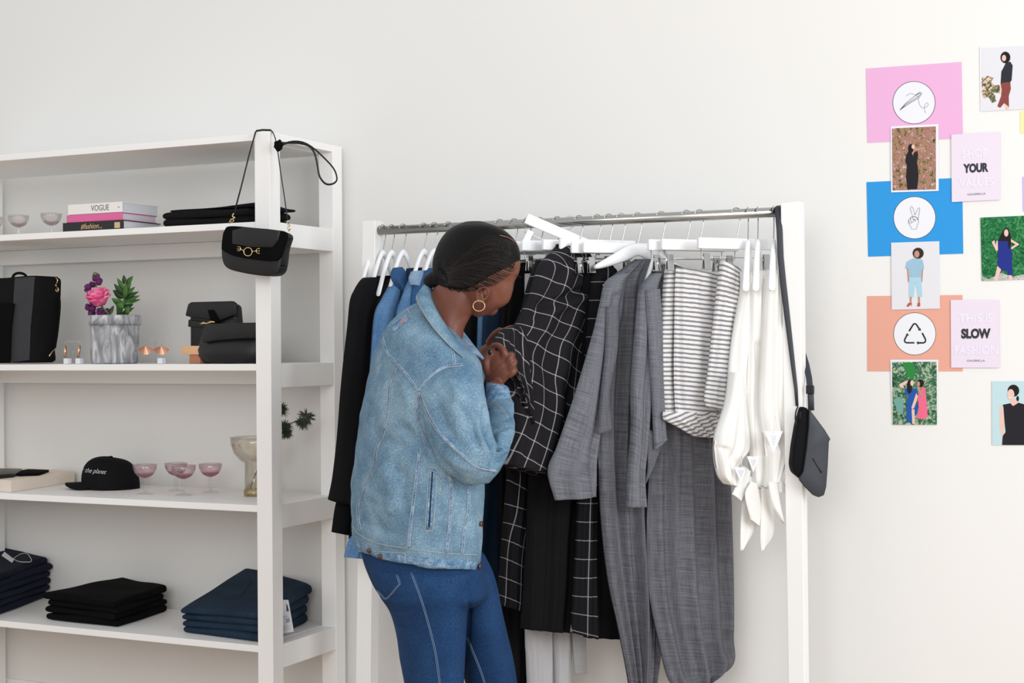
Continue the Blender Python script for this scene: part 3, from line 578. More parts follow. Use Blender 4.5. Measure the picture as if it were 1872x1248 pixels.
# ------------------------------------------------------------------ things on the shelves
def obox(name, A, B, depth, z0, h, m, parent=None, bev=0.002, inset=0.0):
    """box whose front bottom edge runs A->B (world XY), depth to the back"""
    A = Vector((A.x, A.y, z0)); B = Vector((B.x, B.y, z0)); u = (B-A); L = u.length; u.normalize(); v = Vector((-u.y, u.x, 0))
    m4 = Matrix(((u.x, v.x, 0, A.x), (u.y, v.y, 0, A.y), (0, 0, 1, z0), (0, 0, 0, 1)))
    return box(name, (inset, inset, 0), (L-inset, depth, h), m, parent, bev, m4), u, v
def book(px0, px1, yref, Yd, dz0, h, depth, cover, label, rot=0.0, txt=()):
    A = P(px0, yref, Yd); B = P(px1, yref, Yd+rot)
    z0 = Z2+dz0+0.0005
    T = thing('book', label, 'book', (A.x, A.y, z0), 'fashion books stacked on the shelf')
    A.z = B.z = 0
    u = (B-A).normalized(); v = Vector((-u.y, u.x, 0))
    t = 0.0025
    bm = bmesh.new(); L = (B-A).length
    m4 = Matrix(((u.x, v.x, 0, A.x), (u.y, v.y, 0, A.y), (0, 0, 1, z0), (0, 0, 0, 1)))
    box_bm(bm, (0, 0, 0), (L, depth, t), 0.0006, m4); box_bm(bm, (0, 0, h-t), (L, depth, h), 0.0006, m4)
    box_bm(bm, (0, -0.001, 0.0003), (L, 0.003, h-0.0003), 0.001, m4)
    bm_obj('cover', bm, cover, T)
    bm = bmesh.new(); box_bm(bm, (0.004, 0.0035, t), (L-0.004, depth-0.004, h-t), 0, m4); bm_obj('pages', bm, M_pages, T)
    for (s, f, size, mm, bold, sx, sh) in txt:
        o = Vector((A.x, A.y, z0+h/2))+u*(L*f)-v*0.0014
        text('spine_lettering', s, mm, o, u, (0, 0, 1), size, T, 0.0002, bold, sx, 'CENTER', sh)
    return T, u, v, A, L, m4, z0
M_pages = mat('book_pages', (206, 208, 214), 0.8, var=0.15, vscale=1, stretch=(0.1, 0.1, 900))
M_bk_white = mat('book_white', (236, 232, 228), 0.5); M_bk_pink = mat('book_pink', (222, 102, 156), 0.5); M_bk_black = mat('book_black', (26, 22, 22), 0.45)
M_bk_gold = mat('book_gold_print', (206, 176, 132), 0.5)
M_bk_grey = mat('book_grey_print', (96, 98, 104), 0.6); M_bk_lg = mat('book_faint_print', (214, 212, 208), 0.6)
yb = -0.43
hb = 0.033
T, u, v, A, L, m4, z0 = book(115, 225.5, 415, yb, 0, hb, 0.20, M_bk_black, 'black hardback with gold lettering at the bottom of the book stack', 0.0,
     [('#fashion...', 0.48, 0.026, M_bk_gold, 0.0, 0.9, 0.25)])
box('gold_emblem', (L*0.86, -0.0016, 0.006), (L*0.86+0.024, -0.0009, 0.026), M_bk_gold, T, 0, m4)
book(122, 223.5, 398, yb+0.005, hb+0.0005, 0.026, 0.185, M_bk_pink, 'bright pink hardback in the middle of the book stack')
book(124.5, 223.5, 382, yb+0.006, hb+0.0275, 0.036, 0.195, M_bk_white, 'white hardback with large grey serif lettering on top of the stack', 0.0,
     [('VOGUE', 0.60, 0.028, M_bk_grey, 0.0, 0.85, 0), ('oo', 0.94, 0.008, M_bk_grey, 0.0, 1, 0)])
# coupe glasses
COUPE = [(0.030, 0.0), (0.030, 0.0015), (0.018, 0.004), (0.006, 0.008), (0.0045, 0.012), (0.0075, 0.018), (0.0045, 0.024), (0.0075, 0.031), (0.0045, 0.038), (0.0075, 0.044), (0.004, 0.052), (0.006, 0.057)]
BOWL = [(0.004, 0.057), (0.014, 0.060), (0.027, 0.067), (0.037, 0.079), (0.042, 0.093), (0.044, 0.108), (0.0428, 0.108), (0.0405, 0.093), (0.0355, 0.080), (0.026, 0.0685), (0.013, 0.062), (0.0, 0.061)]
M_pinkbase = glassy('deep_pink_glass', (0.90, 0.58, 0.68, 1))
def coupe(px, py, z, label, group, k=1.0, bowl=M_pinkglass, stem=M_clear, Y=None, tint=None):
    p = PZ(px, py, z) if Y is None else P(px, py, Y); p.z = z+0.0006
    T = thing('coupe_glass', label, 'glass', p, group)
    lathe('stem', [(r*k, h*k) for r, h in COUPE], p, stem, T)
    lathe('bowl', [(r*k, h*k) for r, h in BOWL], p, bowl, T, 36)
    if tint: lathe('tinted_base', [(0.0005, 0.0585*k), (0.0135*k, 0.0608*k), (0.0262*k, 0.0678*k), (0.034*k, 0.076*k)], p, tint, T, 36)
    return T
g4 = 'pink coupe glasses on the shelf'
coupe(265, 903, Z4, 'pink coupe glass standing alone, leftmost beside the black cap', g4, 0.96, tint=M_pinkbase)
coupe(322, 897, Z4, 'pink coupe glass at the back of the three close together', g4, 0.92, tint=M_pinkbase)
coupe(336, 905, Z4, 'pink coupe glass in front, overlapping the one behind it', g4, 0.96, tint=M_pinkbase)
coupe(385, 900, Z4, 'pink coupe glass rightmost, nearest the amber vase', g4, 0.94, tint=M_pinkbase)
g2 = 'pale coupe glasses on the upper shelf'
coupe(34, 420, Z2, 'pale pink coupe glass on the upper shelf, left of the pair', g2, 0.9, M_palepink, M_palepink, Y=-0.19, tint=M_pinkglass)
coupe(94, 420, Z2, 'pale pink coupe glass on the upper shelf beside the books', g2, 0.9, M_palepink, M_palepink, Y=-0.19, tint=M_pinkglass)
coupe(-12, 420, Z2, 'pale pink coupe glass cut by the left edge of the picture', g2, 0.9, M_palepink, M_palepink, Y=-0.19, tint=M_pinkglass)
# folded cloth layers
def folded(name, corners, z0, hs, m, parent=None, seed=0, wav=0.003, nu=26, nv=26, slant=(0, 0, 0, 0), label=None):
    """soft folded layer; corners A,B,C,D (front left, front right, back right, back left), hs = 4 thicknesses, slant = base height above z0 per corner"""
    rnd = random.Random(seed); ph = [rnd.uniform(0, 6.28) for _ in range(8)]
    A, B, C, D = [Vector((c.x, c.y, 0)) for c in corners]
    bl = lambda a, b, c, d, u, v: (a*(1-u)+b*u)*(1-v)+(d*(1-u)+c*u)*v
    V = []; Fc = []; ring = nu*nv; LU = (B-A).length; LV = (D-A).length
    for side in (0, 1):
        for j in range(nv):
            for i in range(nu):
                u = (1-math.cos(PI*i/(nu-1)))/2; v = (1-math.cos(PI*j/(nv-1)))/2
                tm = bl(*hs, u, v)*0.55+0.0005
                e = min(u*LU, (1-u)*LU, v*LV, (1-v)*LV)
                edge = min(1, e/tm); r = math.sqrt(max(0, 1-(1-edge)**2))
                jx = (wav*2*math.sin(9*u+ph[0]+7*v)); jy = wav*2*math.sin(8*v+ph[1]+5*u)
                p = bl(A, B, C, D, u, v); p = p+Vector((jx, jy, 0))*(1-edge)
                th = bl(*hs, u, v); z = z0+bl(*slant, u, v)
                wob = wav*(math.sin(7*u+ph[2]+3*v)+0.6*math.sin(11*v+ph[3]-4*u))
                mid = z+th/2
                if side: p.z = mid+(th/2)*(0.12+0.88*r)+wob*r
                else: p.z = max(z, mid-(th/2)*(0.12+0.88*r))
                V.append(p)
    for j in range(nv-1):
        for i in range(nu-1):
            q = j*nu+i; Fc.append((q, q+nu, q+nu+1, q+1)); Fc.append((ring+q, ring+q+1, ring+q+nu+1, ring+q+nu))
    bd = [i for i in range(nu)]+[j*nu+nu-1 for j in range(1, nv)]+[(nv-1)*nu+i for i in range(nu-2, -1, -1)]+[j*nu for j in range(nv-2, 0, -1)]
    for a, b in zip(bd, bd[1:]+bd[:1]): Fc.append((a, b, ring+b, ring+a))
    return mesh_obj(name, V, Fc, m, parent)
def stack(n, cs, z, tf, tb, m, name, labels, cat, group, seed=0, shrink=0.006, fan=0.0, shift=None):
    """n folded garments, tf = thickness at the near-left fold, tb = thickness at right/back ends"""
    objs = []
    A, B, C, D = cs; rnd = random.Random(seed)
    base = [0.0]*4
    for k in range(n):
        j = lambda: Vector((rnd.uniform(-1, 1)*shrink, rnd.uniform(-1, 1)*shrink, 0))
        hs = [tf[0]*1.0, tf[1], tb[0], tb[1]]
        o = folded(name, [A+j(), B+j(), C+j(), D+j()], z+0.0006, hs, m, None, seed*17+k, 0.0022, slant=[b+0.0008 for b in base])
        tag(o, labels[k], cat, group); objs.append(o)
        base = [b+h*0.93 for b, h in zip(base, hs)]
    return objs
# black folded clothes on the upper shelf
A_, B_ = P(296, 405, -0.43), P(452, 405, -0.44); C_, D_ = P(530, 405, -0.16), P(366, 405, -0.14)
stack(2, (A_, B_, C_, D_), Z2, (0.026, 0.026), (0.026, 0.026), M_black_cloth, 'folded_garment', ['black folded garment on the upper shelf, lower of the two', 'black folded garment on the upper shelf, resting on top of the other'], 'folded clothes', 'black folded clothes on the upper shelf', 5)
o = folded('folded_garment', (P(310, 400, -0.41), P(470, 400, -0.42), P(540, 400, -0.18), P(378, 400, -0.16)), Z2+0.0535, (0.004, 0.012, 0.012, 0.022), M_black_cloth, None, 9, 0.002)
tag(o, 'thin black garment laid over the folded pile beside the hanging bag', 'folded clothes', 'black folded clothes on the upper shelf')
# jeans
A_, B_, C_ = PZ(83, 1133, Z5), PZ(213, 1147, Z5), PZ(306, 1118, Z5)
# photograph shows its near corner at B; the far side runs back to C
D_ = PZ(224, 1104, Z5)
lb = ['black folded jeans, bottom of the middle stack', 'black folded jeans, second from bottom of the middle stack', 'black folded jeans, second from top of the middle stack', 'black folded jeans, top of the middle stack']
stack(4, (A_, B_, C_, D_), Z5, (0.026, 0.0225), (0.025, 0.027), M_blackjeans, 'folded_jeans', lb, 'jeans', 'black jeans stacked on the bottom shelf', 11, 0.009)
A_, B_, C_ = PZ(333, 1157, Z5), PZ(488, 1175, Z5), PZ(566, 1140, Z5); D_ = PZ(462, 1116, Z5)
lb = ['dark blue folded jeans, bottom of the right stack behind the post', 'dark blue folded jeans, second from bottom of the right stack', 'dark blue folded jeans, second from top of the right stack', 'dark blue folded jeans, top of the right stack showing a back pocket']
objs = stack(4, (A_, B_, C_, D_), Z5, (0.022, 0.026), (0.036, 0.046), M_darkjeans, 'folded_jeans', lb, 'jeans', 'blue jeans stacked on the bottom shelf', 12, 0.008)
A_, B_, C_ = PZ(-140, 1110, Z5), PZ(-25, 1133, Z5), PZ(90, 1092, Z5); D_ = A_+(C_-B_)
lb = ['indigo folded jeans, %s of the left stack' % q for q in ('bottom', 'second from bottom', 'third from bottom', 'third from top', 'second from top')]+['indigo folded jeans, top of the left stack with a white tag loop']
tops = stack(6, (A_, B_, C_, D_), Z5, (0.026, 0.026), (0.028, 0.034), M_indigo, 'folded_jeans', lb, 'jeans', 'indigo jeans stacked on the bottom shelf', 13, 0.009)
def on_top(px, py, objs_, off=0.001):
    dg = bpy.context.evaluated_depsgraph_get(); best = None
    for o in objs_:
        bt = BVHTree.FromObject(o, dg); h = bt.ray_cast(CAM, ray(px, py))
        if h[0] is not None and (best is None or h[3] < best[3]): best = h
    return None if best is None else best[0]-ray(px, py).normalized()*off
M_tagw = mat('tag_white', (226, 224, 230), 0.6)
def surf_quad(name, pts, objs_, m, parent, off=0.003, th=0.0008):
    q = [on_top(x, y, objs_, off) for x, y in pts]
    if any(p is None for p in q): return None
    n = (q[1]-q[0]).cross(q[2]-q[0]).normalized()
    return poly_prism(name, q, n*th, m, parent)
if tops:
    surf_quad('paper_tag', [(3, 1015), (8, 1008), (26, 1022), (22, 1028)], tops[-2:], M_tagw, tops[-1], 0.006)
    pth = [on_top(x, y, tops, 0.004) for x, y in smooth_path([(24, 1021), (36, 1013), (48, 1011), (55, 1018), (57, 1026), (45, 1027), (34, 1026), (26, 1022)], 24)]
    pth = [p for p in pth if p is not None]
    if len(pth) > 3: tube('tag_loop', pth, 0.0012, M_tagw, tops[-1], 6)
# size card leaning on the blue stack, right of the post
a0, a1, a2, a3 = P(516, 1158, -0.36), P(537, 1154, -0.36), P(527, 1096, -0.335), P(514, 1096, -0.335)
dz = Z5+0.001-min(a0.z, a1.z)
T = thing('size_card', 'white printed card standing against the dark blue jeans behind the post', 'card', a0)
pts = [a0, a1, a2, a3]; nrm = (a1-a0).cross(a3-a0).normalized()
poly_prism('card', pts, nrm*-0.0008, M_tagw, T)
def on_card(u, v): return (pts[0].lerp(pts[1], u)).lerp(pts[3].lerp(pts[2], u), v)+nrm*0.0006
xd = (a1-a0).normalized(); yd = (a3-a0).normalized(); yd = (yd-xd*yd.dot(xd)).normalized()
text('card_number', '25', mat('blue_ink', (70, 80, 150), 0.6), on_card(0.62, 0.36), xd, yd, 0.016, T, 0.0002, 0.01)
fig = [on_card(0.60, 0.64), on_card(0.72, 0.64), on_card(0.70, 0.74), on_card(0.78, 0.64), on_card(0.86, 0.64), on_card(0.76, 0.86), on_card(0.66, 0.86)]
poly_prism('card_figure', fig, nrm*0.0003, M_ink, T)
for v_ in (0.2, 0.15, 0.1, 0.5, 0.46): tube('card_print', [on_card(0.1, v_), on_card(0.8, v_)], 0.0004, M_lightgrey_cloth, T, 4)
# back pocket outline on the top blue jeans
pk = [(404, 1085), (412, 1093), (436, 1092), (458, 1062), (449, 1050)]
pp = [on_top(x, y, objs, 0.0015) for x, y in smooth_path(pk, 30)]; pp = [p for p in pp if p]
if len(pp) > 5: tube('pocket_seam', pp, 0.0012, mat('jeans_seam', (24, 36, 54), 0.9), objs[-1], 6)
# wooden box with wallets
A_, B_ = PZ(-60, 893, Z4), PZ(20, 901, Z4); bx_, u, v = obox('display_box', A_, B_, 0.34, Z4+0.0005, 0.062, M_woodpale, None, 0.001)
C_ = PZ(137, 882, Z4)
bpy.data.objects.remove(bx_, do_unlink=True)
A2, B2, C2 = PZ(-90, 890, Z4), PZ(20, 900, Z4), PZ(137, 881, Z4); v2 = (C2-B2); D2 = A2+v2
pts = [A2, B2, C2, D2]
bx_ = poly_prism('display_box', [Vector((p.x, p.y, Z4+0.0006)) for p in pts], Vector((0, 0, 0.042)), M_woodpale, None, 0.001)
tag(bx_, 'pale wooden display block carrying two black wallets', 'box')
zb = Z4+0.0432
def slab(name, pxs, z, h, m, label, cat, group=None, bev=0.004):
    q = [PZ(x, y, z) for x, y in pxs]
    o = poly_prism(name, q, Vector((0, 0, h)), m, None, bev, True); tag(o, label, cat, group); return o
wb = slab('wallet', [(-55, 868), (-30, 878), (26, 872), (41, 863), (-10, 862)], zb, 0.014, M_black_leather, 'black leather wallet on the wooden block, left and thicker', 'wallet', None, 0.005)
wb2 = slab('wallet', [(24, 866), (34, 870.5), (72, 869), (90, 862.5), (52, 861)], zb, 0.009, M_black_suede, 'black pointed wallet on the wooden block, right one', 'wallet', None, 0.003)
# cap
cpos = PZ(184, 895, Z4); cpos.z = Z4+0.001
T = thing('baseball_cap', 'black baseball cap with white script lettering', 'cap', cpos)
ca = math.radians(-8); cr = 0.098
# crown: axis a = towards brim (left), b = towards camera
bdir = Vector((-math.cos(math.radians(22)), -math.sin(math.radians(22)), 0)); sdir = Vector((bdir.y, -bdir.x, 0))
ccen = cpos+Vector((0, 0.055, 0))
V = []; Fc = []; NU, NV = 40, 16
for j in range(NV+1):
    ph_ = (PI/2)*j/NV
    for k in range(NU):
        t = 2*PI*k/NU; cx = math.cos(t); sx_ = math.sin(t)
        hgt = 0.112*(math.sin(ph_)**0.92); rad = math.cos(ph_)**0.62 if ph_ < PI/2 else 0
        seam = 1+0.012*abs(math.cos(3*t))
        bulge = 1.0+0.06*max(0, cx)*(math.sin(ph_*2))
        V.append(ccen+bdir*(0.104*rad*cx*seam*bulge)+sdir*(0.090*rad*sx_*seam)+Vector((0, 0, hgt*(1+0.04*cx)+0.012*max(0, cx)*(1-j/NV))))
for j in range(NV):
    for k in range(NU): Fc.append((j*NU+k, j*NU+(k+1) % NU, (j+1)*NU+(k+1) % NU, (j+1)*NU+k))
crown = mesh_obj('crown', V, Fc, M_black_cloth, T)
V = []; Fc = []; NB = 24; NR = 8
for s_ in (0, 1):
    for j in range(NR+1):
        for k in range(NB+1):
            t = -1.22+2.44*k/NB; f = j/NR
            r0 = Vector((0.098*math.cos(t), 0.086*math.sin(t))); r1_ = Vector((0.085+0.082*math.cos(t*1.25), 0.082*math.sin(t*1.12)))
            q = r0.lerp(r1_, f); cv = 0.026*(1-(q.y/0.086)**2)
            z = 0.014-0.004*f+cv*(0.35+0.45*f)-s_*0.003 - 0.010*f
            V.append(ccen+bdir*q.x+sdir*q.y+Vector((0, 0, max(0.001, z))))
off_ = (NR+1)*(NB+1)
for j in range(NR):
    for k in range(NB):
        q = j*(NB+1)+k; Fc.append((q, q+1, q+NB+2, q+NB+1)); Fc.append((off_+q, off_+q+NB+1, off_+q+NB+2, off_+q+1))
for k in range(NB):
    q = NR*(NB+1)+k; Fc.append((q, q+1, off_+q+1, off_+q))
mesh_obj('brim', V, Fc, M_black_cloth, T)
V, Fc = sphere_geo(ccen+Vector((0, 0, 0.114)), 0.008, sz=0.5); mesh_obj('top_button', V, Fc, M_black_cloth, T)
# lettering wraps on the crown
def wrap_text(name, s, px0, py0, px1, py1, size, m, parent, objs_, shear=0.35, bold=0.0):
    cu = bpy.data.curves.new(name, 'FONT'); cu.body = s; cu.size = 1.0; cu.extrude = 0.0; cu.offset = bold; cu.align_x = 'LEFT'; cu.align_y = 'CENTER'; cu.shear = shear; cu.resolution_u = 3
    tmp = bpy.data.objects.new(name, cu); COL.objects.link(tmp); dg = bpy.context.evaluated_depsgraph_get()
    me = bpy.data.meshes.new_from_object(tmp.evaluated_get(dg)); bpy.data.objects.remove(tmp, do_unlink=True)
    bm = bmesh.new(); bm.from_mesh(me)
    ext = max(v_.co.x for v_ in bm.verts)
    trees = [BVHTree.FromObject(o, dg) for o in objs_]
    ux, uy = (px1-px0)/ext, (py1-py0)/ext; bad = []
    for v_ in bm.verts:
        x, y = v_.co.x, v_.co.y
        px = px0+ux*x; py = py0+uy*x-y*size
        best = None
        for bt in trees:
            h = bt.ray_cast(CAM, ray(px, py))
            if h[0] is not None and (best is None or h[3] < best[3]): best = h
        if best is None: bad.append(v_)
        else: v_.co = best[0]+best[1]*0.0012*(1 if best[1].dot(ray(px, py)) < 0 else -1)
    bmesh.ops.delete(bm, geom=bad, context='VERTS')
    bm.to_mesh(me); bm.free(); me.materials.clear(); me.materials.append(m); me.name = name
    o = bpy.data.objects.new(name, me); link(o, parent); return o
wrap_text('script_lettering', 'for the planet', 141, 858, 195, 863, 12.5, M_paper, T, [crown], 0.6, -0.012)
# amber vase with sprig (partly behind the post)
vp = PZ(466, 906, Z4); vp.z = Z4+0.001
vp.x += 0.0
T = thing('glass_vase', 'amber tinted glass goblet vase standing behind the shelf post', 'vase', vp)
lathe('vase_body', [(0.0, 0.0), (0.038, 0.0), (0.038, 0.018), (0.034, 0.02), (0.034, 0.112), (0.05, 0.122), (0.072, 0.148), (0.082, 0.178), (0.084, 0.202), (0.0822, 0.202), (0.080, 0.178), (0.070, 0.150), (0.048, 0.124), (0.032, 0.116), (0.032, 0.022), (0.0, 0.02)], vp, M_amber, T, 40)
lathe('amber_base', [(0.0, 0.001), (0.037, 0.001), (0.037, 0.022), (0.0, 0.022)], vp, glassy('deep_amber_glass', (0.92, 0.85, 0.62, 1)), T, 40)
T = thing('thistle_sprig', 'dry green thistle sprig with two spiky heads rising from the amber vase', 'plant', vp)
M_thist = mat('thistle_green', (74, 84, 70), 0.9, var=0.35, vscale=50); M_stem = mat('stem_brown', (92, 86, 66), 0.8)
b0 = vp+Vector((-0.02, 0, 0.024)); Yt = vp.y
t1 = P(560, 762, Yt); t0 = P(520, 780, Yt); t2 = P(508, 752, Yt)
tube('stem', [b0, vp+Vector((0.03, 0, 0.13)), P(500, 830, Yt), P(515, 795, Yt), t0, P(540, 770, Yt), t1], 0.0022, M_stem, T, 7)
tube('stem', [P(500, 830, Yt), P(505, 790, Yt), t2], 0.002, M_stem, T, 7)
def spiky(c, r, n, seed, L=0.018):
    rnd = random.Random(seed); gs = [sphere_geo(c, r*0.62, seg=10, rings=7)]
    for _ in range(n):
        d = Vector((rnd.gauss(0, 1), rnd.gauss(0, 1), rnd.gauss(0, 1))).normalized()
        e = d+Vector((0, 0, -0.2)); gs.append(tube_geo([c+d*r*0.4, c+d*(r*0.85), c+d*r+e*L*rnd.uniform(0.3, 0.9)], [0.0024, 0.0018, 0.0003], 4))
    return gs
for i, (c, r) in enumerate(((t1, 0.020), (P(553, 772, Yt), 0.017), (t0, 0.019), (P(513, 748, Yt), 0.019), (P(524, 792, Yt), 0.013))):
    multi('thistle_head', spiky(c, r, 110, i), M_thist, T, False)
# ------------------------------------------------------------------ middle shelf
def M4(c, ang, z):
    return Matrix(((math.cos(ang), -math.sin(ang), 0, c.x), (math.sin(ang), math.cos(ang), 0, c.y), (0, 0, 1, z), (0, 0, 0, 1)))
z3 = Z3+0.0008
# tote / backpack
Yt = -0.40
T = thing('backpack', 'large black backpack with grey centre stripe and brass clasp at the left edge', 'bag', P(40, 660, Yt))
def slabshape(name, pts, Yp, th, m, parent, bev=0.012, zmin=None):
    q = [P(x, y, Yp) for x, y in pts]
    if zmin is not None: q = [Vector((p.x, p.y, max(p.z, zmin))) for p in q]
    return poly_prism(name, q, Vector((0, th, 0)), m, parent, bev, True)
slabshape('body', [(-60, 664), (-60, 506), (0, 508), (40, 504), (62, 503), (72, 505), (71, 540), (66, 590), (60, 640), (63, 663)], Yt, 0.12, M_black_cloth, T, 0.016, z3)
M_charcoal = mat('charcoal_nylon', (44, 44, 48), 0.7, var=0.25, vscale=16, bump=0.3, bscale=30)
slabshape('centre_panel', [(18, 663), (20, 600), (26, 508), (62, 505), (58, 560), (54, 600), (52, 658)], Yt-0.006, 0.012, M_charcoal, T, 0.004, z3+0.004)
slabshape('front_pocket', [(-60, 663), (-60, 556), (24, 554), (18, 600), (16, 661)], Yt-0.016, 0.02, M_black_suede, T, 0.006, z3+0.003)
tube('top_handle', [P(x, y, Yt+0.05) for x, y in smooth_path([(22, 510), (26, 502), (34, 499), (44, 501), (50, 508)], 16)], 0.005, M_black_cloth, T, 8)
tube('shoulder_strap', [P(x, y, Yt+0.10) for x, y in smooth_path([(104, 536), (108, 545), (109, 560), (107, 585), (104, 612), (100, 636)], 20)], 0.006, M_black_cloth, T, 8, 0.5)
gg = [tube_geo([P(x-2, y, Yt+0.085) for x, y in smooth_path(q, 10)], 0.0028, 6) for q in ([(99, 507), (101, 513), (104, 520), (103, 527), (106, 534)], [(104, 508), (107, 512), (105, 518)], [(101, 530), (107, 533), (108, 527), (103, 524)])]
multi('brass_clasp', gg, M_gold, T)
tube('zip_pull', [P(99, 638, Yt+0.10), P(95, 643, Yt+0.09), P(90, 651, Yt+0.07)], 0.003, M_gold, T, 6, 0.6)
# earring stands
def stand(px, Y, label, cubes, bar_y, base_y):
    c = P(px, base_y, Y); c.z = z3
    T = thing('earring_stand', label, 'earring stand', c)
    pw = P(px+1, base_y, Y)-P(px, base_y, Y)
    h = P(px, bar_y, Y).z-z3
    tube('pole', [c, c+Vector((0, 0, h))], 0.002, M_clear, T, 8)
    box('crossbar', (c.x-0.034, c.y-0.003, c.z+h-0.002), (c.x+0.034, c.y+0.003, c.z+h+0.002), M_clear, T, 0.0005)
    for dx in cubes: box('block', (c.x+dx-0.010, c.y-0.012, z3), (c.x+dx+0.010, c.y+0.008, z3+0.019), M_paper, T, 0.001)
    return T, c, h
T, c, h = stand(134, -0.40, 'clear acrylic stand holding the two copper bar earrings', (-0.024, 0.030), 624, 663)
for k, (x, lb) in enumerate(((119, 'left'), (144, 'right'))):
    e = thing('earring', '%s copper bar earring hanging from the clear stand' % lb, 'earring', P(x, 640, -0.404), 'copper bar earrings')
    tp = P(x+(1 if k == 0 else 3), 623, -0.404); q0 = P(x+(0 if k == 0 else 1.5), 632, -0.404); q1 = P(x-(0 if k == 0 else 1.5), 653, -0.404)
    tube('ear_wire', [tp, q0], 0.0007, M_gold, e, 5)
    tube('bar', [q0, q0.lerp(q1, 0.5), q1], [0.0055, 0.0068, 0.0055], M_copper, e, 4)
T, c, h = stand(285, -0.40, 'clear acrylic stand holding the two rose gold fan earrings', (0.026,), 622, 663)
for k, (x, lb) in enumerate(((267, 'left'), (296, 'right'))):
    e = thing('earring', '%s rose gold pleated fan earring on the clear stand' % lb, 'earring', P(x, 640, -0.404), 'rose gold fan earrings')
    top = P(x, 632, -0.404); V = [top+Vector((0, -0.004, 0))]; Fc = []
    n = 18; R_ = 0.036
    for i in range(n+1):
        t = math.radians(-158+136*i/n); zz = 0.0022 if i % 2 else -0.0022
        V.append(top+Vector((R_*math.cos(t)*1.0, -0.004+zz, R_*0.80*math.sin(t)*1.05)))
    for i in range(n): Fc.append((0, i+1, i+2))
    o = mesh_obj('fan', V, Fc, M_copper, e, False); sd = o.modifiers.new('t', 'SOLIDIFY'); sd.thickness = 0.001
    tube('ear_wire', [top, P(x, 623, -0.404)], 0.0007, M_gold, e, 5)
# planter with flowers
pc = P(210, 660, -0.36); pc.z = z3
sc = (P(243, 640, -0.36)-P(177, 640, -0.36)).length/2
T = thing('flower_pot', 'grey marbled pot with a rolled rim holding a pink rose, purple stock and green leaves', 'flower pot', pc)
def marble():
    m, nt, b = new_mat('grey_marble'); b.inputs['Roughness'].default_value = 0.6
    tc = nt.nodes.new('ShaderNodeTexCoord'); n = nt.nodes.new('ShaderNodeTexNoise'); n.inputs['Scale'].default_value = 14; n.inputs['Detail'].default_value = 8; n.inputs['Distortion'].default_value = 2.2
    mp = nt.nodes.new('ShaderNodeMapping'); mp.inputs['Rotation'].default_value = (0, 0.7, 0); mp.inputs['Scale'].default_value = (1.6, 1.6, 0.6)
    nt.links.new(tc.outputs['Object'], mp.inputs[0]); nt.links.new(mp.outputs[0], n.inputs['Vector'])
    r = ramp(nt, [(0.35, (126, 128, 134)), (0.5, (168, 169, 173)), (0.62, (206, 206, 208))]); nt.links.new(n.outputs['Fac'], r.inputs[0]); nt.links.new(r.outputs[0], b.inputs['Base Color']); return m
MM = marble(); H_ = P(210, 576, -0.36).z-z3
def bag_ring(prof, m, nm):
    V = []; Fc = []; seg = 48
    for r, z in prof:
        for k in range(seg):
            t = 2*PI*k/seg; sq = 1/ (abs(math.cos(t))**5+abs(math.sin(t))**5)**(1/5)
            sq = 1+(sq-1)*0.55; wv = 1+0.012*math.sin(5*t+30*z)
            V.append(pc+Vector((sc*r*sq*wv*math.cos(t), sc*r*sq*wv*math.sin(t), z)))
    for i in range(len(prof)-1):
        for k in range(seg): Fc.append((i*seg+k, i*seg+(k+1) % seg, (i+1)*seg+(k+1) % seg, (i+1)*seg+k))
    return mesh_obj(nm, V, Fc, m, T)
bag_ring([(0, 0.0), (0.84, 0), (0.90, 0.006), (0.92, H_*0.3), (0.93, H_*0.6), (0.94, H_*0.97), (0.86, H_*0.97), (0.84, H_*0.85), (0, H_*0.84)], MM, 'pot_body')
bag_ring([(0.95, H_*0.80), (1.0, H_*0.80), (1.01, H_*0.9), (1.0, H_*0.99), (0.96, H_), (0.92, H_*0.99)], MM, 'rolled_rim')
zt = z3+H_
def petal(c, out, up, w, h, curl, m, parent, name='petal', n=7):
    side = out.cross(up).normalized(); V = []; Fc = []
    for j in range(n+1):
        v_ = j/n
        for i in range(n+1):
            u_ = (i/n-0.5)*2; ww = w*math.sin(PI*min(1, 0.18+0.72*v_))**0.6
            p = c+side*(u_*ww)+up*(h*v_)+out*(curl*math.sin(PI*0.5*v_)*1.0 - w*0.75*(u_*u_)*math.sin(PI*min(1, .2+.6*v_)) + (0.3*curl if v_ > 0.85 else 0))
            V.append(p)
    for j in range(n):
        for i in range(n):
            q = j*(n+1)+i; Fc.append((q, q+1, q+n+2, q+n+1))
    o = mesh_obj(name, V, Fc, m, parent); s_ = o.modifiers.new('s', 'SOLIDIFY'); s_.thickness = 0.0012; return o
M_rose = mat('rose_pink', (236, 96, 150), 0.6, var=0.12, vscale=40); M_rose2 = mat('rose_pink_light', (246, 128, 172), 0.6, var=0.1, vscale=40)
M_purple = mat('stock_purple', (96, 26, 88), 0.7, var=0.4, vscale=90); M_leaf = mat('leaf_green', (66, 112, 48), 0.6, var=0.3, vscale=40); M_leaf_d = mat('leaf_dark_green', (40, 74, 38), 0.6, var=0.3, vscale=40)
M_gstem = mat('green_stem', (96, 132, 60), 0.6)
YP = pc.y
rc = P(184, 557, YP-0.02)
tube('rose_stem', [P(200, 575, YP-0.01), P(192, 566, YP-0.02), rc], 0.0025, M_gstem, T, 7)
axis = Vector((0.0, -0.38, 0.92)).normalized(); e1 = axis.cross(Vector((0, 0, 1))).normalized(); e2 = axis.cross(e1)
V, Fc = sphere_geo(rc+axis*0.024, 0.014, sz=1.2); mesh_obj('rose_bud', V, Fc, M_rose, T)
k = 0
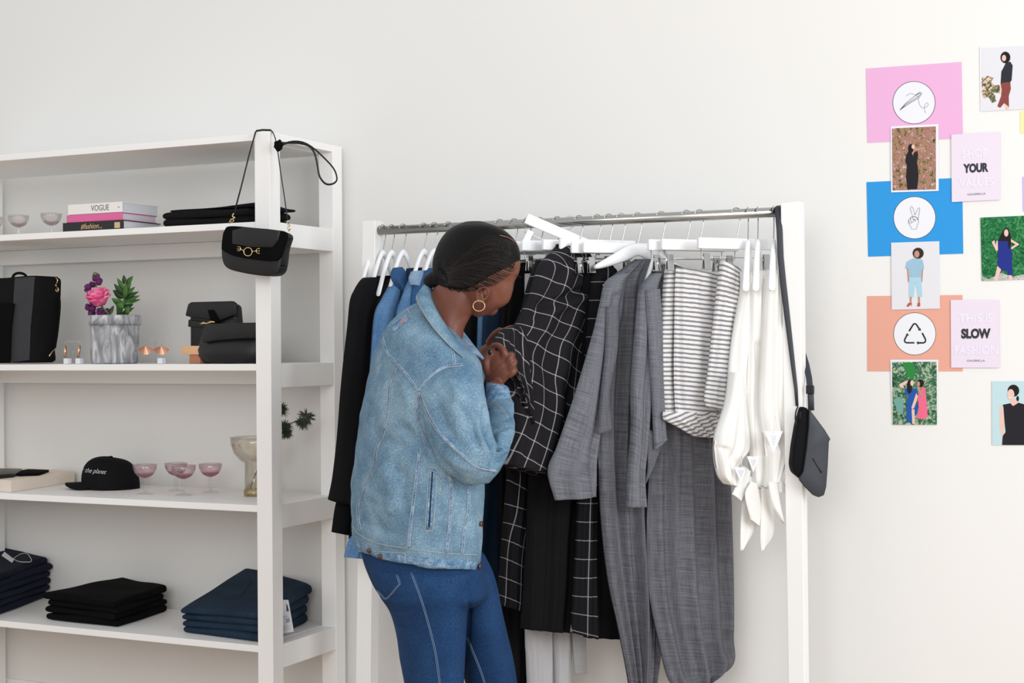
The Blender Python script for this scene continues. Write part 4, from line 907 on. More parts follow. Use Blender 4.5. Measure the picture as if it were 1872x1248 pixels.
for ring, (cnt, r0, w_, h_, cu_) in enumerate(((3, 0.002, 0.014, 0.056, 0.008), (4, 0.004, 0.018, 0.058, 0.014), (5, 0.006, 0.022, 0.055, 0.020), (5, 0.008, 0.025, 0.048, 0.026), (4, 0.009, 0.027, 0.036, 0.032))):
    for i in range(cnt):
        t = 2*PI*i/cnt+ring*0.8; out = (e1*math.cos(t)+e2*math.sin(t)); petal(rc+out*r0, out, axis, w_, h_, cu_, M_rose if (ring+i) % 2 else M_rose2, T)
rnd = random.Random(4)
for i, (x, y) in enumerate(((160, 526), (170, 519), (176, 507), (180, 514), (164, 540), (168, 553), (173, 562), (163, 560), (183, 570), (177, 548), (194, 571), (168, 572))):
    c = P(x, y, YP+rnd.uniform(-0.01, 0.03)); gs = []
    for q in range(7):
        d = Vector((rnd.gauss(0, 1), rnd.gauss(0, 1)-0.4, rnd.gauss(0, 1))).normalized(); gs.append(sphere_geo(c+d*0.008, 0.010, sx=0.5+abs(d.z), sy=0.6, sz=0.5+abs(d.x)*0.7, seg=8, rings=6))
    multi('purple_flower', gs, M_purple, T)
V, Fc = sphere_geo(P(174, 502, YP), 0.009, sz=1.1); mesh_obj('flower_bud', V, Fc, M_gstem, T)
tube('purple_stem', [P(192, 578, YP), P(178, 540, YP), P(174, 500, YP)], 0.0025, M_gstem, T, 6)
def leaf(a, b, w_, m, bend=0.006, toward=Vector((0, -1, 0.1))):
    ax = (b-a); L_ = ax.length; ax.normalize(); sd = ax.cross(toward).normalized(); V = []; Fc = []; n = 8
    nn = sd.cross(ax)
    for j in range(n+1):
        v_ = j/n; ww = w_*math.sin(PI*(v_**0.8))+0.0003
        for i in (-1, 0, 1): V.append(a+ax*(L_*v_)+sd*(ww*i)+nn*(bend*math.sin(PI*v_)-0.25*ww*abs(i)))
    for j in range(n):
        for i in range(2):
            q = j*3+i; Fc.append((q, q+1, q+4, q+3))
    o = mesh_obj('leaf', V, Fc, m, T); s_ = o.modifiers.new('s', 'SOLIDIFY'); s_.thickness = 0.0008
stt = [(221, 578), (226, 556), (228, 532), (230, 512)]
tube('leaf_stem', [P(x, y, YP) for x, y in stt], 0.0022, M_gstem, T, 6)
for i, (x0, y0, x1, y1, w_) in enumerate(((229, 520, 226, 502, 7), (231, 520, 243, 504, 8), (228, 530, 214, 508, 7), (228, 540, 208, 518, 8), (230, 530, 240, 514, 8), (229, 540, 247, 524, 7), (228, 545, 254, 533, 6), (228, 552, 256, 540, 6), (227, 556, 257, 547, 5), (226, 545, 206, 530, 9), (224, 556, 204, 545, 9), (226, 562, 210, 552, 10), (224, 562, 244, 556, 8), (222, 574, 246, 562, 7), (226, 545, 232, 520, 10), (226, 560, 236, 535, 10), (221, 574, 214, 556, 9), (230, 575, 236, 560, 9), (212, 578, 224, 566, 8), (200, 576, 208, 558, 7))):
    leaf(P(x0, y0, YP+0.01*math.sin(i*2.1)), P(x1, y1, YP+0.03*math.sin(i*1.7)), w_/550*0.75, M_leaf if i % 3 else M_leaf_d, 0.004)
# wooden blocks and bags at right of the shelf
c = P(331, 650, -0.40)
T = thing('wooden_riser', 'small light wooden riser block in front of the black bags', 'wooden block', P(345, 662, -0.40))
slabshape('top_block', [(331, 648), (331, 632), (372, 632), (372, 648)], -0.40, 0.07, M_wood, T, 0.0015)
slabshape('foot_block', [(346, 664), (346, 648.2), (366, 648.2), (366, 664)], -0.395, 0.06, M_wood2, T, 0.0015, z3)
T = thing('clutch_bag', 'black leather flap bag with gold clasp standing behind the other black bag', 'bag', P(385, 660, -0.30))
slabshape('body', [(346, 664), (346, 600), (345, 585), (348, 560), (428, 556), (432, 600), (432, 664)], -0.30, 0.05, M_black_leather, T, 0.012, z3)
slabshape('flap', [(338, 577), (343, 556), (348, 552), (424, 550), (430, 554), (430, 578), (424, 578), (398, 588), (370, 582), (350, 580)], -0.315, 0.014, M_black_leather, T, 0.004)
slabshape('lower_flap', [(343, 597), (344, 584), (372, 588), (404, 590), (426, 582), (430, 600), (420, 604), (380, 600)], -0.308, 0.010, M_black_leather, T, 0.003)
slabshape('clasp_strap', [(379, 566), (388, 566), (400, 588), (386, 592)], -0.322, 0.008, M_black_suede, T, 0.002)
multi('gold_clasp', [tube_geo([P(366, 592, -0.326), P(372, 590, -0.326), P(378, 591, -0.326), P(386, 588, -0.326), P(393, 589, -0.326)], [0.003, 0.005, 0.0025, 0.0045, 0.003], 8)], M_gold, T)
slabshape('side_strap', [(428, 558), (436, 556), (435, 600), (428, 602)], -0.290, 0.006, M_black_leather, T, 0.002)
T = thing('pouch_bag', 'soft black leather pouch with a folded top at the right end of the shelf', 'bag', P(420, 662, -0.40))
def pouch():
    prof = [(594, 372, 478, 0.020), (600, 371, 480, 0.030), (612, 369, 482, 0.040), (626, 367, 484, 0.052), (640, 364, 486, 0.060), (652, 366, 486, 0.058), (660, 374, 484, 0.048), (664, 382, 478, 0.04)]
    V = []; Fc = []; seg = 40
    for (y, xl, xr, dd) in prof:
        l = P(xl, y, -0.37); r_ = P(xr, y, -0.37); c_ = (l+r_)/2; hw = (r_-l).length/2; z = max(c_.z, z3)
        for k in range(seg):
            t = 2*PI*k/seg; cc = math.copysign(abs(math.cos(t))**0.6, math.cos(t)); ss = math.copysign(abs(math.sin(t))**0.8, math.sin(t))
            V.append(Vector((c_.x+hw*cc, -0.36+dd*ss, z+0.002*math.sin(7*t))))
    for i in range(len(prof)-1):
        for k in range(seg): Fc.append((i*seg+k, i*seg+(k+1) % seg, (i+1)*seg+(k+1) % seg, (i+1)*seg+k))
    Fc.append(tuple(range(seg))); Fc.append(tuple((len(prof)-1)*seg+k for k in range(seg-1, -1, -1)))
    return mesh_obj('body', V, Fc, M_black_leather, T)
pb = pouch()
slabshape('folded_top', [(368, 626), (370, 606), (374, 592), (430, 590), (480, 589), (482, 618), (440, 619), (400, 622)], -0.425, 0.02, M_black_leather, T, 0.006)
# ------------------------------------------------------------------ crossbody bag hung on the shelf post
YH = YF-0.05
T = thing('crossbody_bag', 'small black crossbody bag with gold ring hardware hung over the shelf post', 'bag', P(470, 460, YH))
def roundbag(pts, Yp, th, m, nm, bev): 
    o = poly_prism(nm, [P(x, y, Yp) for x, y in pts], Vector((0.004, th, 0)), m, T, bev, True); return o
body_pts = smooth_path([(406, 425), (404, 450), (405, 474), (414, 490), (440, 498), (470, 503), (492, 504.5), (505, 500), (511, 486), (515, 455), (521, 430), (500, 421), (460, 416), (418, 414), (406, 425)], 56)[:-1]
roundbag(body_pts, YH-0.045, 0.044, M_black_leather, 'body', 0.006)
# gusset wider at right
flap_pts = smooth_path([(404, 456), (405, 440), (410, 420), (420, 413), (460, 416), (500, 420), (521, 426), (517, 450), (509, 471), (496, 477), (460, 474), (424, 467), (404, 456)], 48)[:-1]
roundbag(flap_pts, YH-0.056, 0.012, M_black_suede, 'flap', 0.003)
roundbag([(424, 421), (445, 415), (510, 422), (506, 440), (497, 452), (460, 452), (424, 446)], YH-0.0605, 0.006, M_black_leather, 'flap_panel', 0.002)
Yh = YH-0.063
gg = [tube_geo([P(453.5+7.6*math.cos(t), 460+7.6*math.sin(t), Yh) for t in [2*PI*k/28 for k in range(28)]], 0.0017, 7, closed=True)]
gg += [tube_geo([P(445.5, 457.5, Yh), P(439, 455.5, Yh)], 0.0015, 6), tube_geo([P(461.5, 459.5, Yh), P(470, 458.5, Yh)], 0.0015, 6)]
gg += [tube_geo([P(x, y, Yh) for x, y in smooth_path([(434, 451), (439, 451.5), (440, 455), (439, 458), (434, 458)], 12)], 0.0014, 6), tube_geo([P(433, 454.7, Yh), P(439, 455.3, Yh)], 0.0012, 6)]
gg += [tube_geo([P(x, y, Yh) for x, y in smooth_path([(475, 454), (470, 455), (468.5, 458.5), (470, 462), (475, 463)], 12)], 0.0014, 6), tube_geo([P(469, 458.6, Yh), P(475, 458.5, Yh)], 0.0012, 6)]
multi('gold_ring_hardware', gg, M_gold, T)
strap = [P(x, y, Yq) for x, y, Yq in [(428, 390, YH-0.02), (440, 345, YH-0.012), (455, 285, YH-0.004), (467, 242, YF-0.004), (469, 239.2, YF+0.01), (480, 237.5, YF+0.02), (495, 238, YF+0.025), (499, 242, YF+0.01), (503, 252, YF-0.003), (507, 270, YF-0.006), (513, 315, YF-0.014), (520, 360, YH), (526, 403, YH-0.02)]]
strap[4].z = max(strap[4].z, ztop+0.002); strap[5].z = max(strap[5].z, ztop+0.003); strap[6].z = max(strap[6].z, ztop+0.002)
tube('strap', strap, 0.0036, M_black_leather, T, 8, 0.5)
kn = P(509, 266, YF-0.02); V, Fc = sphere_geo(kn, 0.016, sx=0.95, sy=0.8, sz=1.15)
mesh_obj('strap_knot', [v+Vector((0.002*math.sin(40*v.z*10), 0, 0.002*math.sin(300*v.x))) for v in V], Fc, M_black_suede, T)
lp = [(512, 262), (530, 261), (548, 262), (565, 267), (575, 280), (580, 300), (584, 322), (594, 335), (604, 337), (613, 333), (616, 325), (610, 308), (592, 288), (572, 270), (553, 260), (532, 259), (512, 266)]
tube('strap_loop', [P(x, y, YF-0.02+0.02*math.sin(i/39*PI)) for i, (x, y) in enumerate(smooth_path(lp, 40))], 0.0033, M_black_leather, T, 8, 0.55)
for (x, y, x2, y2) in ((427, 390, 421, 410), (527, 403, 530, 424)):
    q = smooth_path([(x, y), (x-2, y+5), (x+2, y+8), (x2+1, y2-8), (x2-2, y2-2)], 14)
    multi('gold_clip', [tube_geo([P(a, b, YH-0.024) for a, b in q], 0.0022, 6), tube_geo([P((x+x2)/2+3*math.cos(t), (y+y2)/2+3+3*math.sin(t), YH-0.024) for t in [2*PI*k/12 for k in range(12)]], 0.0014, 5, closed=True)], M_gold, T)
# ------------------------------------------------------------------ slate shoulder bag at the right end of the rod
def sb(px, py): return P(px, py, YR-0.02)
T = thing('shoulder_bag', 'dark slate leather shoulder bag hanging by a long strap from the right rack post', 'bag', sb(1484, 820))
Yb = YR-0.05
front = [(1480, 747), (1493, 765), (1508, 785), (1519, 803), (1516, 806), (1514, 850), (1511, 890), (1507, 905), (1497, 909), (1487, 905), (1472, 890), (1461, 876), (1469, 862), (1475, 820), (1479, 780)]
# front face is a slab turned towards the camera; the gusset shows at its left
def PB(px, py, dd=0.0):
    hb_ = Vector((math.cos(math.radians(30)), math.sin(math.radians(30)), 0)); nb = Vector((hb_.y, -hb_.x, 0)); p0 = sb(1476, 820)+nb*dd
    return PP(px, py, p0, nb), nb
pts = [PB(x, y, 0.035)[0] for x, y in front]; nb = PB(1476, 820)[1]
poly_prism('front_flap', pts, -nb*0.012, M_grey_leather, T, 0.003, True)
gus = [(1467, 744), (1474, 742), (1479, 752), (1478, 790), (1474, 830), (1470, 858), (1462, 866), (1452, 862), (1450, 850), (1452, 815), (1457, 785), (1462, 762)]
gus2 = [(1466, 743), (1476, 745), (1500, 780), (1512, 806), (1509, 850), (1505, 888), (1496, 900), (1470, 880), (1452, 864), (1449, 850), (1452, 815), (1458, 775)]
pts = [PB(x, y, 0.0225)[0] for x, y in gus2]; poly_prism('body', pts, -nb*0.05, mat('black_navy_leather', (10, 11, 16), 0.75, var=0.1, spec=0.15), T, 0.006, True)
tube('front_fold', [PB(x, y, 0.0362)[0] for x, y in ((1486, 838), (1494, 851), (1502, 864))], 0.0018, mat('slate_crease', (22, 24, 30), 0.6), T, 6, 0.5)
stp = [(1424, 380), (1425, 420), (1427, 470), (1432, 520), (1438, 570), (1444, 620), (1450, 670), (1455, 710), (1457, 742)]
xe = hookx(1424)
sp_ = [P(x, y, YR-0.03) for x, y in stp]; sp_ = [Vector((xe, YR+0.018, ZR-0.03)), Vector((xe, YR+0.012, ZR+0.012)), Vector((xe, YR, ZR+RR+0.003)), Vector((xe, YR-0.016, ZR+0.012))]+[p for p in sp_[1:]]
tube('strap', sp_, [0.0085]*7+[0.008, 0.007, 0.006, 0.005, 0.004], M_grey_leather, T, 8, 0.22, wdir=Vector((1, 0.25, 0)))
# second strap run comes from the far side of the post
sp2 = [Vector((xe, YR+0.018, ZR-0.03)), P(1450, 560, YR+0.05), P(1466, 640, YR+0.045), P(1474, 666, YR+0.03), P(1479, 690, YR), P(1482, 720, YR-0.02), P(1483, 750, YR-0.03)]
tube('strap', sp2, 0.0085, M_grey_leather, T, 8, 0.3, wdir=Vector((1, 0.25, 0)))
q = P(1481, 712, YR-0.02); box('strap_slider', (q.x-0.011, q.y-0.006, q.z-0.012), (q.x+0.011, q.y+0.006, q.z+0.012), M_black_leather, T, 0.002)
tube('side_loop', [P(x, y, YR-0.05) for x, y in smooth_path([(1459, 742), (1455, 752), (1454, 768), (1458, 776), (1462, 768), (1464, 752)], 18)], 0.002, M_black_leather, T, 6)
# ------------------------------------------------------------------ wall posters
def W_(px, py, layer): return P(px, py, -0.0012-0.0011*layer)
def sheet(name, pts, layer, m, parent, th=0.0005):
    return poly_prism(name, [W_(x, y, layer) for x, y in pts], Vector((0, th, 0)), m, parent)
def poster(label, pts, layer, m, cat='poster', name='wall_poster', group=None):
    c = W_(sum(p[0] for p in pts)/4, sum(p[1] for p in pts)/4, layer)
    T = thing(name, label, cat, c, group); sheet('paper_sheet', pts, layer, m, T); return T
def disc(cx, cy, r, layer, m, parent, name='white_circle'):
    sheet(name, [(cx+r*math.cos(2*PI*k/48), cy+r*math.sin(2*PI*k/48)) for k in range(48)], layer, m, parent, 0.0003)
def strokes(name, paths, layer, m, parent, rad=0.0011):
    gs = []
    for p in paths: gs.append(tube_geo([W_(x, y, layer) for x, y in p], rad, 6, 0.3, wdir=None))
    multi(name, gs, m, parent)
def blob(cx, cy, rx, ry, n=20): return [(cx+rx*math.cos(2*PI*k/n), cy+ry*math.sin(2*PI*k/n)) for k in range(n)]
def Zc(ox, oy, s, pts): return [(ox+x/s, oy+y/s) for x, y in pts]
def pcol(n, c): return mat('print_'+n, c, 0.7, var=0.06, vscale=60, spec=0.2)
M_p_pink = mat('poster_pink', (228, 174, 212), 0.75, spec=0.15); M_p_blue = mat('poster_blue', (50, 148, 216), 0.75, spec=0.15); M_p_salmon = mat('poster_salmon', (224, 164, 146), 0.75, spec=0.15)
M_p_pale = mat('poster_pale_pink', (226, 214, 228), 0.75, spec=0.15); M_p_ghost = mat('poster_pale_print', (228, 221, 236), 0.75, spec=0.15)
M_p_skin = pcol('skin', (226, 190, 176)); M_p_skin2 = pcol('tan_skin', (190, 140, 120)); M_p_hair = pcol('hair', (30, 26, 28)); M_p_black = pcol('black', (34, 32, 38))
M_p_sky = mat('poster_photo_grey', (220, 219, 224), 0.7, spec=0.15)
def foliage(name, stops, scale=60, dist=1.5):
    m, nt, b = new_mat(name); b.inputs['Roughness'].default_value = 0.7; b.inputs['Specular IOR Level'].default_value = 0.15
    tc = nt.nodes.new('ShaderNodeTexCoord'); n = nt.nodes.new('ShaderNodeTexNoise'); n.inputs['Scale'].default_value = scale; n.inputs['Detail'].default_value = 7; n.inputs['Roughness'].default_value = 0.7; n.inputs['Distortion'].default_value = dist
    nt.links.new(tc.outputs['Object'], n.inputs[0]); r = ramp(nt, stops); nt.links.new(n.outputs['Fac'], r.inputs[0]); nt.links.new(r.outputs[0], b.inputs['Base Color']); return m
M_f1 = foliage('blossom_print', [(0.34, (50, 46, 34)), (0.43, (118, 110, 60)), (0.48, (168, 146, 108)), (0.52, (186, 84, 118)), (0.56, (112, 122, 58)), (0.61, (206, 160, 176)), (0.67, (184, 200, 226))], 110, 0.6)
M_f2 = foliage('palm_print', [(0.3, (14, 52, 34)), (0.45, (26, 92, 54)), (0.55, (44, 124, 70)), (0.7, (110, 160, 110))], 42, 3)
M_f3 = foliage('jungle_print', [(0.3, (26, 44, 34)), (0.44, (44, 92, 56)), (0.52, (90, 132, 110)), (0.6, (196, 202, 170)), (0.7, (60, 120, 60))], 50, 2)
M_f4 = foliage('citrus_print', [(0.3, (40, 60, 44)), (0.48, (76, 104, 78)), (0.54, (206, 150, 110)), (0.62, (226, 222, 218)), (0.7, (90, 120, 90))], 90, 1)
gp = 'icon posters on the wall'
T = poster('pink poster with a needle and thread in a white circle', [(1583, 125.2), (1758, 113), (1760.5, 252.5), (1585.5, 261)], 0, M_p_pink, group=gp)
disc(1670.8, 187.5, 39.2, 0.35, M_ink, T, 'circle_outline'); disc(1670.8, 187.5, 38.2, 0.7, M_paper, T)
nd = Zc(1570, 100, 7.34, [(550, 742), (630, 650), (758, 548), (800, 512), (826, 503), (842, 512), (836, 538), (800, 582), (700, 640), (610, 700), (550, 742)])
th = Zc(1570, 100, 7.34, [(640, 555), (665, 532), (710, 522), (770, 545), (798, 582), (812, 660), (845, 708), (885, 710), (920, 690), (932, 660), (912, 648), (890, 668), (880, 710), (886, 755), (900, 782)])
M_grey_ink = mat('grey_ink', (92, 104, 108), 0.7)
strokes('needle_drawing', [nd, Zc(1570, 100, 7.34, [(775, 540), (815, 515), (830, 520), (800, 560), (780, 560)]), Zc(1570, 100, 7.34, [(560, 735), (640, 660), (780, 570)])], 1.0, M_grey_ink, T, 0.0008)
strokes('thread_drawing', [smooth_path(th, 40)], 1.0, mat('pale_grey_ink', (150, 154, 158), 0.7), T, 0.0007)
T = poster('blue poster with an outlined peace sign hand in a white circle', [(1584, 332.8), (1759, 324.6), (1761, 463.5), (1587, 469)], 0, M_p_blue, group=gp)
disc(1672, 397.8, 38.8, 0.35, M_ink, T, 'circle_outline'); disc(1672, 397.8, 37.9, 0.7, M_paper, T)
hs_ = [[(770, 590), (735, 485), (738, 455), (757, 447), (772, 465), (803, 570)], [(803, 570), (845, 472), (860, 463), (871, 480), (862, 540), (845, 640)], [(845, 640), (856, 672), (830, 720), (828, 762), (815, 771), (755, 769), (745, 740), (716, 695), (705, 655), (713, 632), (730, 625)],
       [(730, 625), (745, 600), (765, 598), (785, 589), (820, 600), (845, 640)], [(712, 635), (725, 688), (745, 690), (752, 672)], [(735, 610), (745, 655), (760, 679), (775, 672), (783, 650), (768, 600)], [(775, 628), (800, 630), (806, 660)]]
strokes('peace_hand_drawing', [Zc(1570, 320, 7.8, p) for p in hs_], 1.0, M_ink, T, 0.0009)
T = poster('salmon poster with a black three-arrow triangle in a white circle', [(1585, 541), (1759.5, 539), (1760, 678.5), (1585.5, 678.5)], 0, M_p_salmon, group=gp)
disc(1672.2, 610, 39, 0.35, M_ink, T, 'circle_outline'); disc(1672.2, 610, 38.1, 0.7, M_paper, T)
rs = [[(425, 347), (458, 293), (466, 286), (476, 284), (486, 290), (512, 330)], [(535, 362), (563, 415), (564, 430), (556, 442), (545, 446), (500, 446)], [(470, 445), (405, 445), (391, 439), (386, 428), (389, 415), (408, 378)]]
strokes('arrow_triangle_drawing', [Zc(1570, 530, 4.62, p) for p in rs], 1.0, M_ink, T, 0.0024)
for p in ([(524, 345), (496, 338), (524, 322)], [(486, 446), (504, 430), (504, 462)], [(412, 364), (426, 388), (396, 374)]): sheet('arrowhead', Zc(1570, 530, 4.62, p), 1.1, M_ink, T, 0.0003)
gq = 'slogan posters on the wall'
def wt(name, s, cx, cy, w, h, m, T, layer, bold=0.03):
    o = text(name, s, m, W_(cx, cy, layer), (1, 0, 0), (0, 0, 1), 0.05, T, 0.0002, bold, 1.0)
    vs = o.data.vertices; x0 = min(v.co.x for v in vs); x1 = max(v.co.x for v in vs); z0 = min(v.co.z for v in vs); z1 = max(v.co.z for v in vs)
    W = (W_(cx+w/2, cy, layer)-W_(cx-w/2, cy, layer)).x; H = (W_(cx, cy-h/2, layer)-W_(cx, cy+h/2, layer)).z; c = W_(cx, cy, layer)
    for v in vs: v.co.x = c.x+(v.co.x-(x0+x1)/2)*W/(x1-x0); v.co.z = c.z+(v.co.z-(z0+z1)/2)*H/(z1-z0)
T = poster('pale pink slogan poster whose bold black word is YOUR', [(1739, 246), (1828.8, 240.6), (1828.5, 365), (1740, 369.2)], 3, M_p_pale, group=gq)
wt('pale_lettering', 'SHOP', 1782.5, 280.5, 48, 17, M_p_ghost, T, 3.5, 0.045); wt('pale_lettering', 'VALUES', 1784.5, 333, 64, 17, M_p_ghost, T, 3.5, 0.045)
wt('black_lettering', 'YOUR', 1783.8, 306.8, 46, 17, M_ink, T, 3.5, 0.055); wt('small_lettering', 'GALERIE.LA', 1785, 354.5, 33, 3.4, M_grey_ink, T, 3.5, 0.0)
T = poster('pale pink slogan poster whose bold black word is SLOW', [(1738, 548), (1827, 548), (1828, 671.8), (1738.7, 671.8)], 3, M_p_pale, group=gq)
wt('pale_lettering', 'THIS IS', 1783.7, 581.5, 64, 17, M_p_ghost, T, 3.5, 0.045); wt('pale_lettering', 'FASHION', 1784.4, 640, 80, 17, M_p_ghost, T, 3.5, 0.045)
wt('black_lettering', 'SLOW', 1784, 609.5, 54, 18.5, M_ink, T, 3.5, 0.055); wt('small_lettering', 'GALERIE.LA', 1784, 659, 33, 3.4, M_grey_ink, T, 3.5, 0.0)
gf = 'photo prints on the wall'
def photo(label, pts, layer, inner, m):
    T = poster(label, pts, layer, M_paper, 'photo', 'photo_print', gf); sheet('printed_picture', inner, layer+0.5, m, T, 0.0003); return T
def fig(T, layer, ox, oy, s, items):
    for i, (nm, pts, m) in enumerate(items): sheet('printed_'+nm, Zc(ox, oy, s, pts), layer+0.75+0.12*i, m, T, 0.0002)
T = photo('photo of a woman in black dress among pink blossom', [(1628.3, 231), (1715.5, 226.6), (1716, 348.8), (1629, 351.5)], 2, [(1630.6, 234.5), (1710.8, 231), (1711, 346), (1631.7, 348)], M_f1)
fig(T, 2, 1560, 60, 2.971, [('arm', [(322, 620), (345, 626), (388, 620), (390, 630), (350, 638), (325, 640)], M_p_skin2), ('dress', [(286, 665), (300, 642), (322, 655), (348, 640), (352, 665), (346, 700), (354, 760), (353, 800), (346, 849), (293, 850), (286, 780), (291, 720), (282, 700)], M_p_black), ('neckline', [(316, 645), (330, 640), (324, 668)], M_p_skin2), ('hair', blob(312, 628, 15, 24), M_p_hair), ('face', blob(325, 618, 9, 12), M_p_skin)])
T = photo('photo of a woman in pale blue top and trousers, between the blue and salmon posters', [(1629, 443.5), (1717.2, 440.8), (1718.2, 564), (1630, 566)], 2, [(1629.4, 444), (1716.8, 441.3), (1717.8, 563.6), (1630.4, 565.5)], M_p_sky)
M_lb = pcol('pale_blue', (150, 186, 206)); M_lj = pcol('pale_jeans', (166, 204, 220)); M_br = pcol('brown_shoe', (170, 92, 80))
fig(T, 2, 1560, 430, 2.971, [('arm', [(290, 180), (300, 180), (303, 250), (296, 256)], M_p_skin2), ('arm', [(368, 180), (380, 180), (374, 256), (366, 250)], M_p_skin2), ('leg', [(305, 330), (318, 330), (316, 370), (306, 370)], M_p_skin2), ('leg', [(349, 330), (362, 330), (362, 370), (352, 370)], M_p_skin2), ('shoe', [(288, 386), (300, 366), (317, 366), (318, 386), (312, 376), (300, 388)], M_br), ('shoe', [(346, 386), (350, 366), (363, 366), (363, 386)], M_br), ('trousers', [(303, 225), (368, 225), (374, 333), (350, 335), (338, 250), (328, 335), (302, 333)], M_lj), ('top', [(322, 126), (365, 126), (378, 140), (385, 178), (372, 184), (368, 228), (303, 228), (305, 184), (281, 178), (292, 142)], M_lb), ('hair', blob(352, 97, 30, 30), pcol('brown_hair', (52, 40, 38))), ('face', blob(345, 102, 14, 19), M_p_skin2)])
T = photo('photo of two women in blue and pink dresses among green leaves, below the salmon poster', [(1627.4, 657.3), (1715.5, 657.3), (1713.6, 776.4), (1632, 776.4)], 2, [(1630.6, 661.6), (1712.2, 660.8), (1712.8, 776), (1632.3, 776)], M_f3)
M_db = pcol('blue_dress', (36, 84, 160)); M_pd = pcol('pink_dress', (232, 104, 138))
fig(T, 2, 1570, 530, 4.62, [('leaf', [(370, 612), (460, 612), (480, 700), (460, 760), (410, 730)], pcol('green_leaf', (44, 130, 60))), ('leaf', [(290, 930), (330, 900), (380, 930), (370, 1040), (340, 1050)], pcol('teal_leaf', (110, 160, 150))), ('arm', [(340, 795), (425, 755), (430, 775), (375, 805), (385, 830), (350, 820)], M_p_skin), ('blue_dress', [(385, 830), (430, 835), (490, 830), (500, 880), (478, 940), (500, 960), (495, 1040), (480, 1050), (440, 1120), (400, 1112), (402, 960), (415, 900), (388, 870)], M_db), ('pink_dress', [(500, 880), (540, 815), (562, 830), (577, 1000), (581, 1060), (560, 1090), (492, 1086), (506, 980), (500, 920)], M_pd), ('leg', [(446, 1010), (470, 1005), (474, 1130), (452, 1130)], M_p_skin), ('arm', [(485, 870), (500, 900), (470, 990), (450, 1010), (445, 990)], M_p_skin), ('hair', blob(428, 815, 22, 60), M_p_hair), ('hair', blob(522, 785, 28, 32), M_p_hair), ('face', blob(450, 785, 15, 24), M_p_skin), ('face', blob(504, 793, 12, 22), M_p_skin2), ('arm', [(497, 815), (510, 815), (540, 890), (545, 915), (530, 905), (505, 860)], M_p_skin2)])
T = photo('photo of a woman in black jacket and brown skirt beside a citrus branch, top right', [(1790.9, 85.7), (1905, 79), (1906, 198), (1792.5, 203.8)], 1, [(1794.6, 88), (1902, 81.5), (1903, 197.5), (1794.9, 202.5)], M_p_sky)
fig(T, 1, 1770, 60, 6.235, [('branch', [(155, 510), (230, 490), (290, 515), (260, 560), (300, 600), (355, 590), (375, 690), (300, 680), (320, 780), (270, 800), (230, 730), (180, 750), (155, 690)], M_f4), ('leg', [(410, 800), (440, 790), (468, 872), (425, 876)], M_p_skin), ('hand', [(360, 610), (390, 600), (378, 690), (360, 700)], M_p_skin), ('skirt', [(368, 570), (480, 560), (486, 640), (462, 720), (465, 845), (410, 800), (365, 855), (333, 836), (375, 720), (382, 650)], pcol('brown_skirt', (134, 70, 62))), ('jacket', [(430, 340), (480, 328), (507, 372), (495, 540), (480, 560), (370, 572), (378, 440), (400, 400)], pcol('dark_jacket', (42, 46, 54))), ('hair', blob(424, 280, 56, 66), M_p_hair), ('face', blob(408, 287, 24, 36), M_p_skin)])
T = photo('photo of a woman in a deep blue dress before dark green palms', [(1792, 397.2), (1905, 392.2), (1907, 509), (1794.8, 513.8)], 1, [(1792.2, 397.6), (1904.6, 392.7), (1906.6, 508.6), (1795, 513.2)], M_f2)
fig(T, 1, 1770, 360, 6.93, [('ground', [(175, 1000), (260, 1040), (420, 960), (560, 1010), (700, 980), (780, 960), (800, 1040), (175, 1062)], foliage('rocky_print', [(0.3, (90, 100, 90)), (0.6, (206, 204, 200))], 120)), ('leg', [(370, 870), (418, 915), (370, 1055), (328, 1055)], M_p_skin), ('leg', [(512, 985), (552, 985), (550, 1050), (515, 1050)], M_p_skin), ('arm', [(298, 572), (330, 543), (346, 610), (362, 550), (388, 560), (386, 660), (358, 690)], M_p_skin), ('arm', [(542, 533), (650, 598), (512, 688), (498, 672), (600, 600), (542, 568)], M_p_skin), ('blue_dress', [(375, 545), (450, 530), (520, 560), (545, 650), (556, 740), (560, 990), (500, 990), (498, 940), (430, 930), (370, 870), (378, 700)], pcol('deep_blue', (34, 48, 132))), ('hair', [(470, 392), (512, 402), (538, 480), (543, 600), (512, 665), (500, 560), (440, 560), (375, 558), (410, 480)], M_p_hair), ('face', blob(482, 455, 27, 46), M_p_skin)])
T = photo('photo of a smiling woman in sleeveless black dress on pale blue', [(1813, 696.3), (1905, 695.8), (1905.5, 812.8), (1813.5, 813.6)], 1, [(1813.6, 696.8), (1904.5, 696.3), (1905, 812.3), (1814, 813.1)], mat('poster_photo_blue', (188, 214, 220), 0.7, spec=0.15))
fig(T, 1, 1720, 530, 4.16, [('arm', [(448, 885), (470, 872), (484, 1010), (476, 1080), (492, 1085), (466, 1116), (447, 1040)], M_p_skin), ('neck', [(534, 830), (585, 830), (598, 870), (560, 885), (524, 865)], M_p_skin), ('black_dress', [(470, 872), (528, 860), (550, 882), (590, 856), (640, 870), (700, 880), (710, 1178), (465, 1178), (470, 1110), (492, 1080), (484, 1000), (476, 890)], M_p_black), ('hair', blob(552, 765, 44, 46), M_p_hair), ('ponytail', blob(584, 825, 10, 20), M_p_hair), ('face', blob(532, 795, 27, 42), M_p_skin), ('smile', blob(528, 818, 12, 4, 12), M_paper)])
T = poster('yellow poster mostly cut off by the right edge of the picture', [(1865, 203), (1960, 198), (1961, 238), (1865.5, 243.5)], 0, mat('poster_yellow', (236, 226, 160), 0.75), group=gp)
T = poster('lilac poster just touching the right edge of the picture', [(1869, 323), (1960, 319), (1961, 381), (1870, 386)], 0, mat('poster_lilac', (196, 180, 236), 0.75), group=gp)
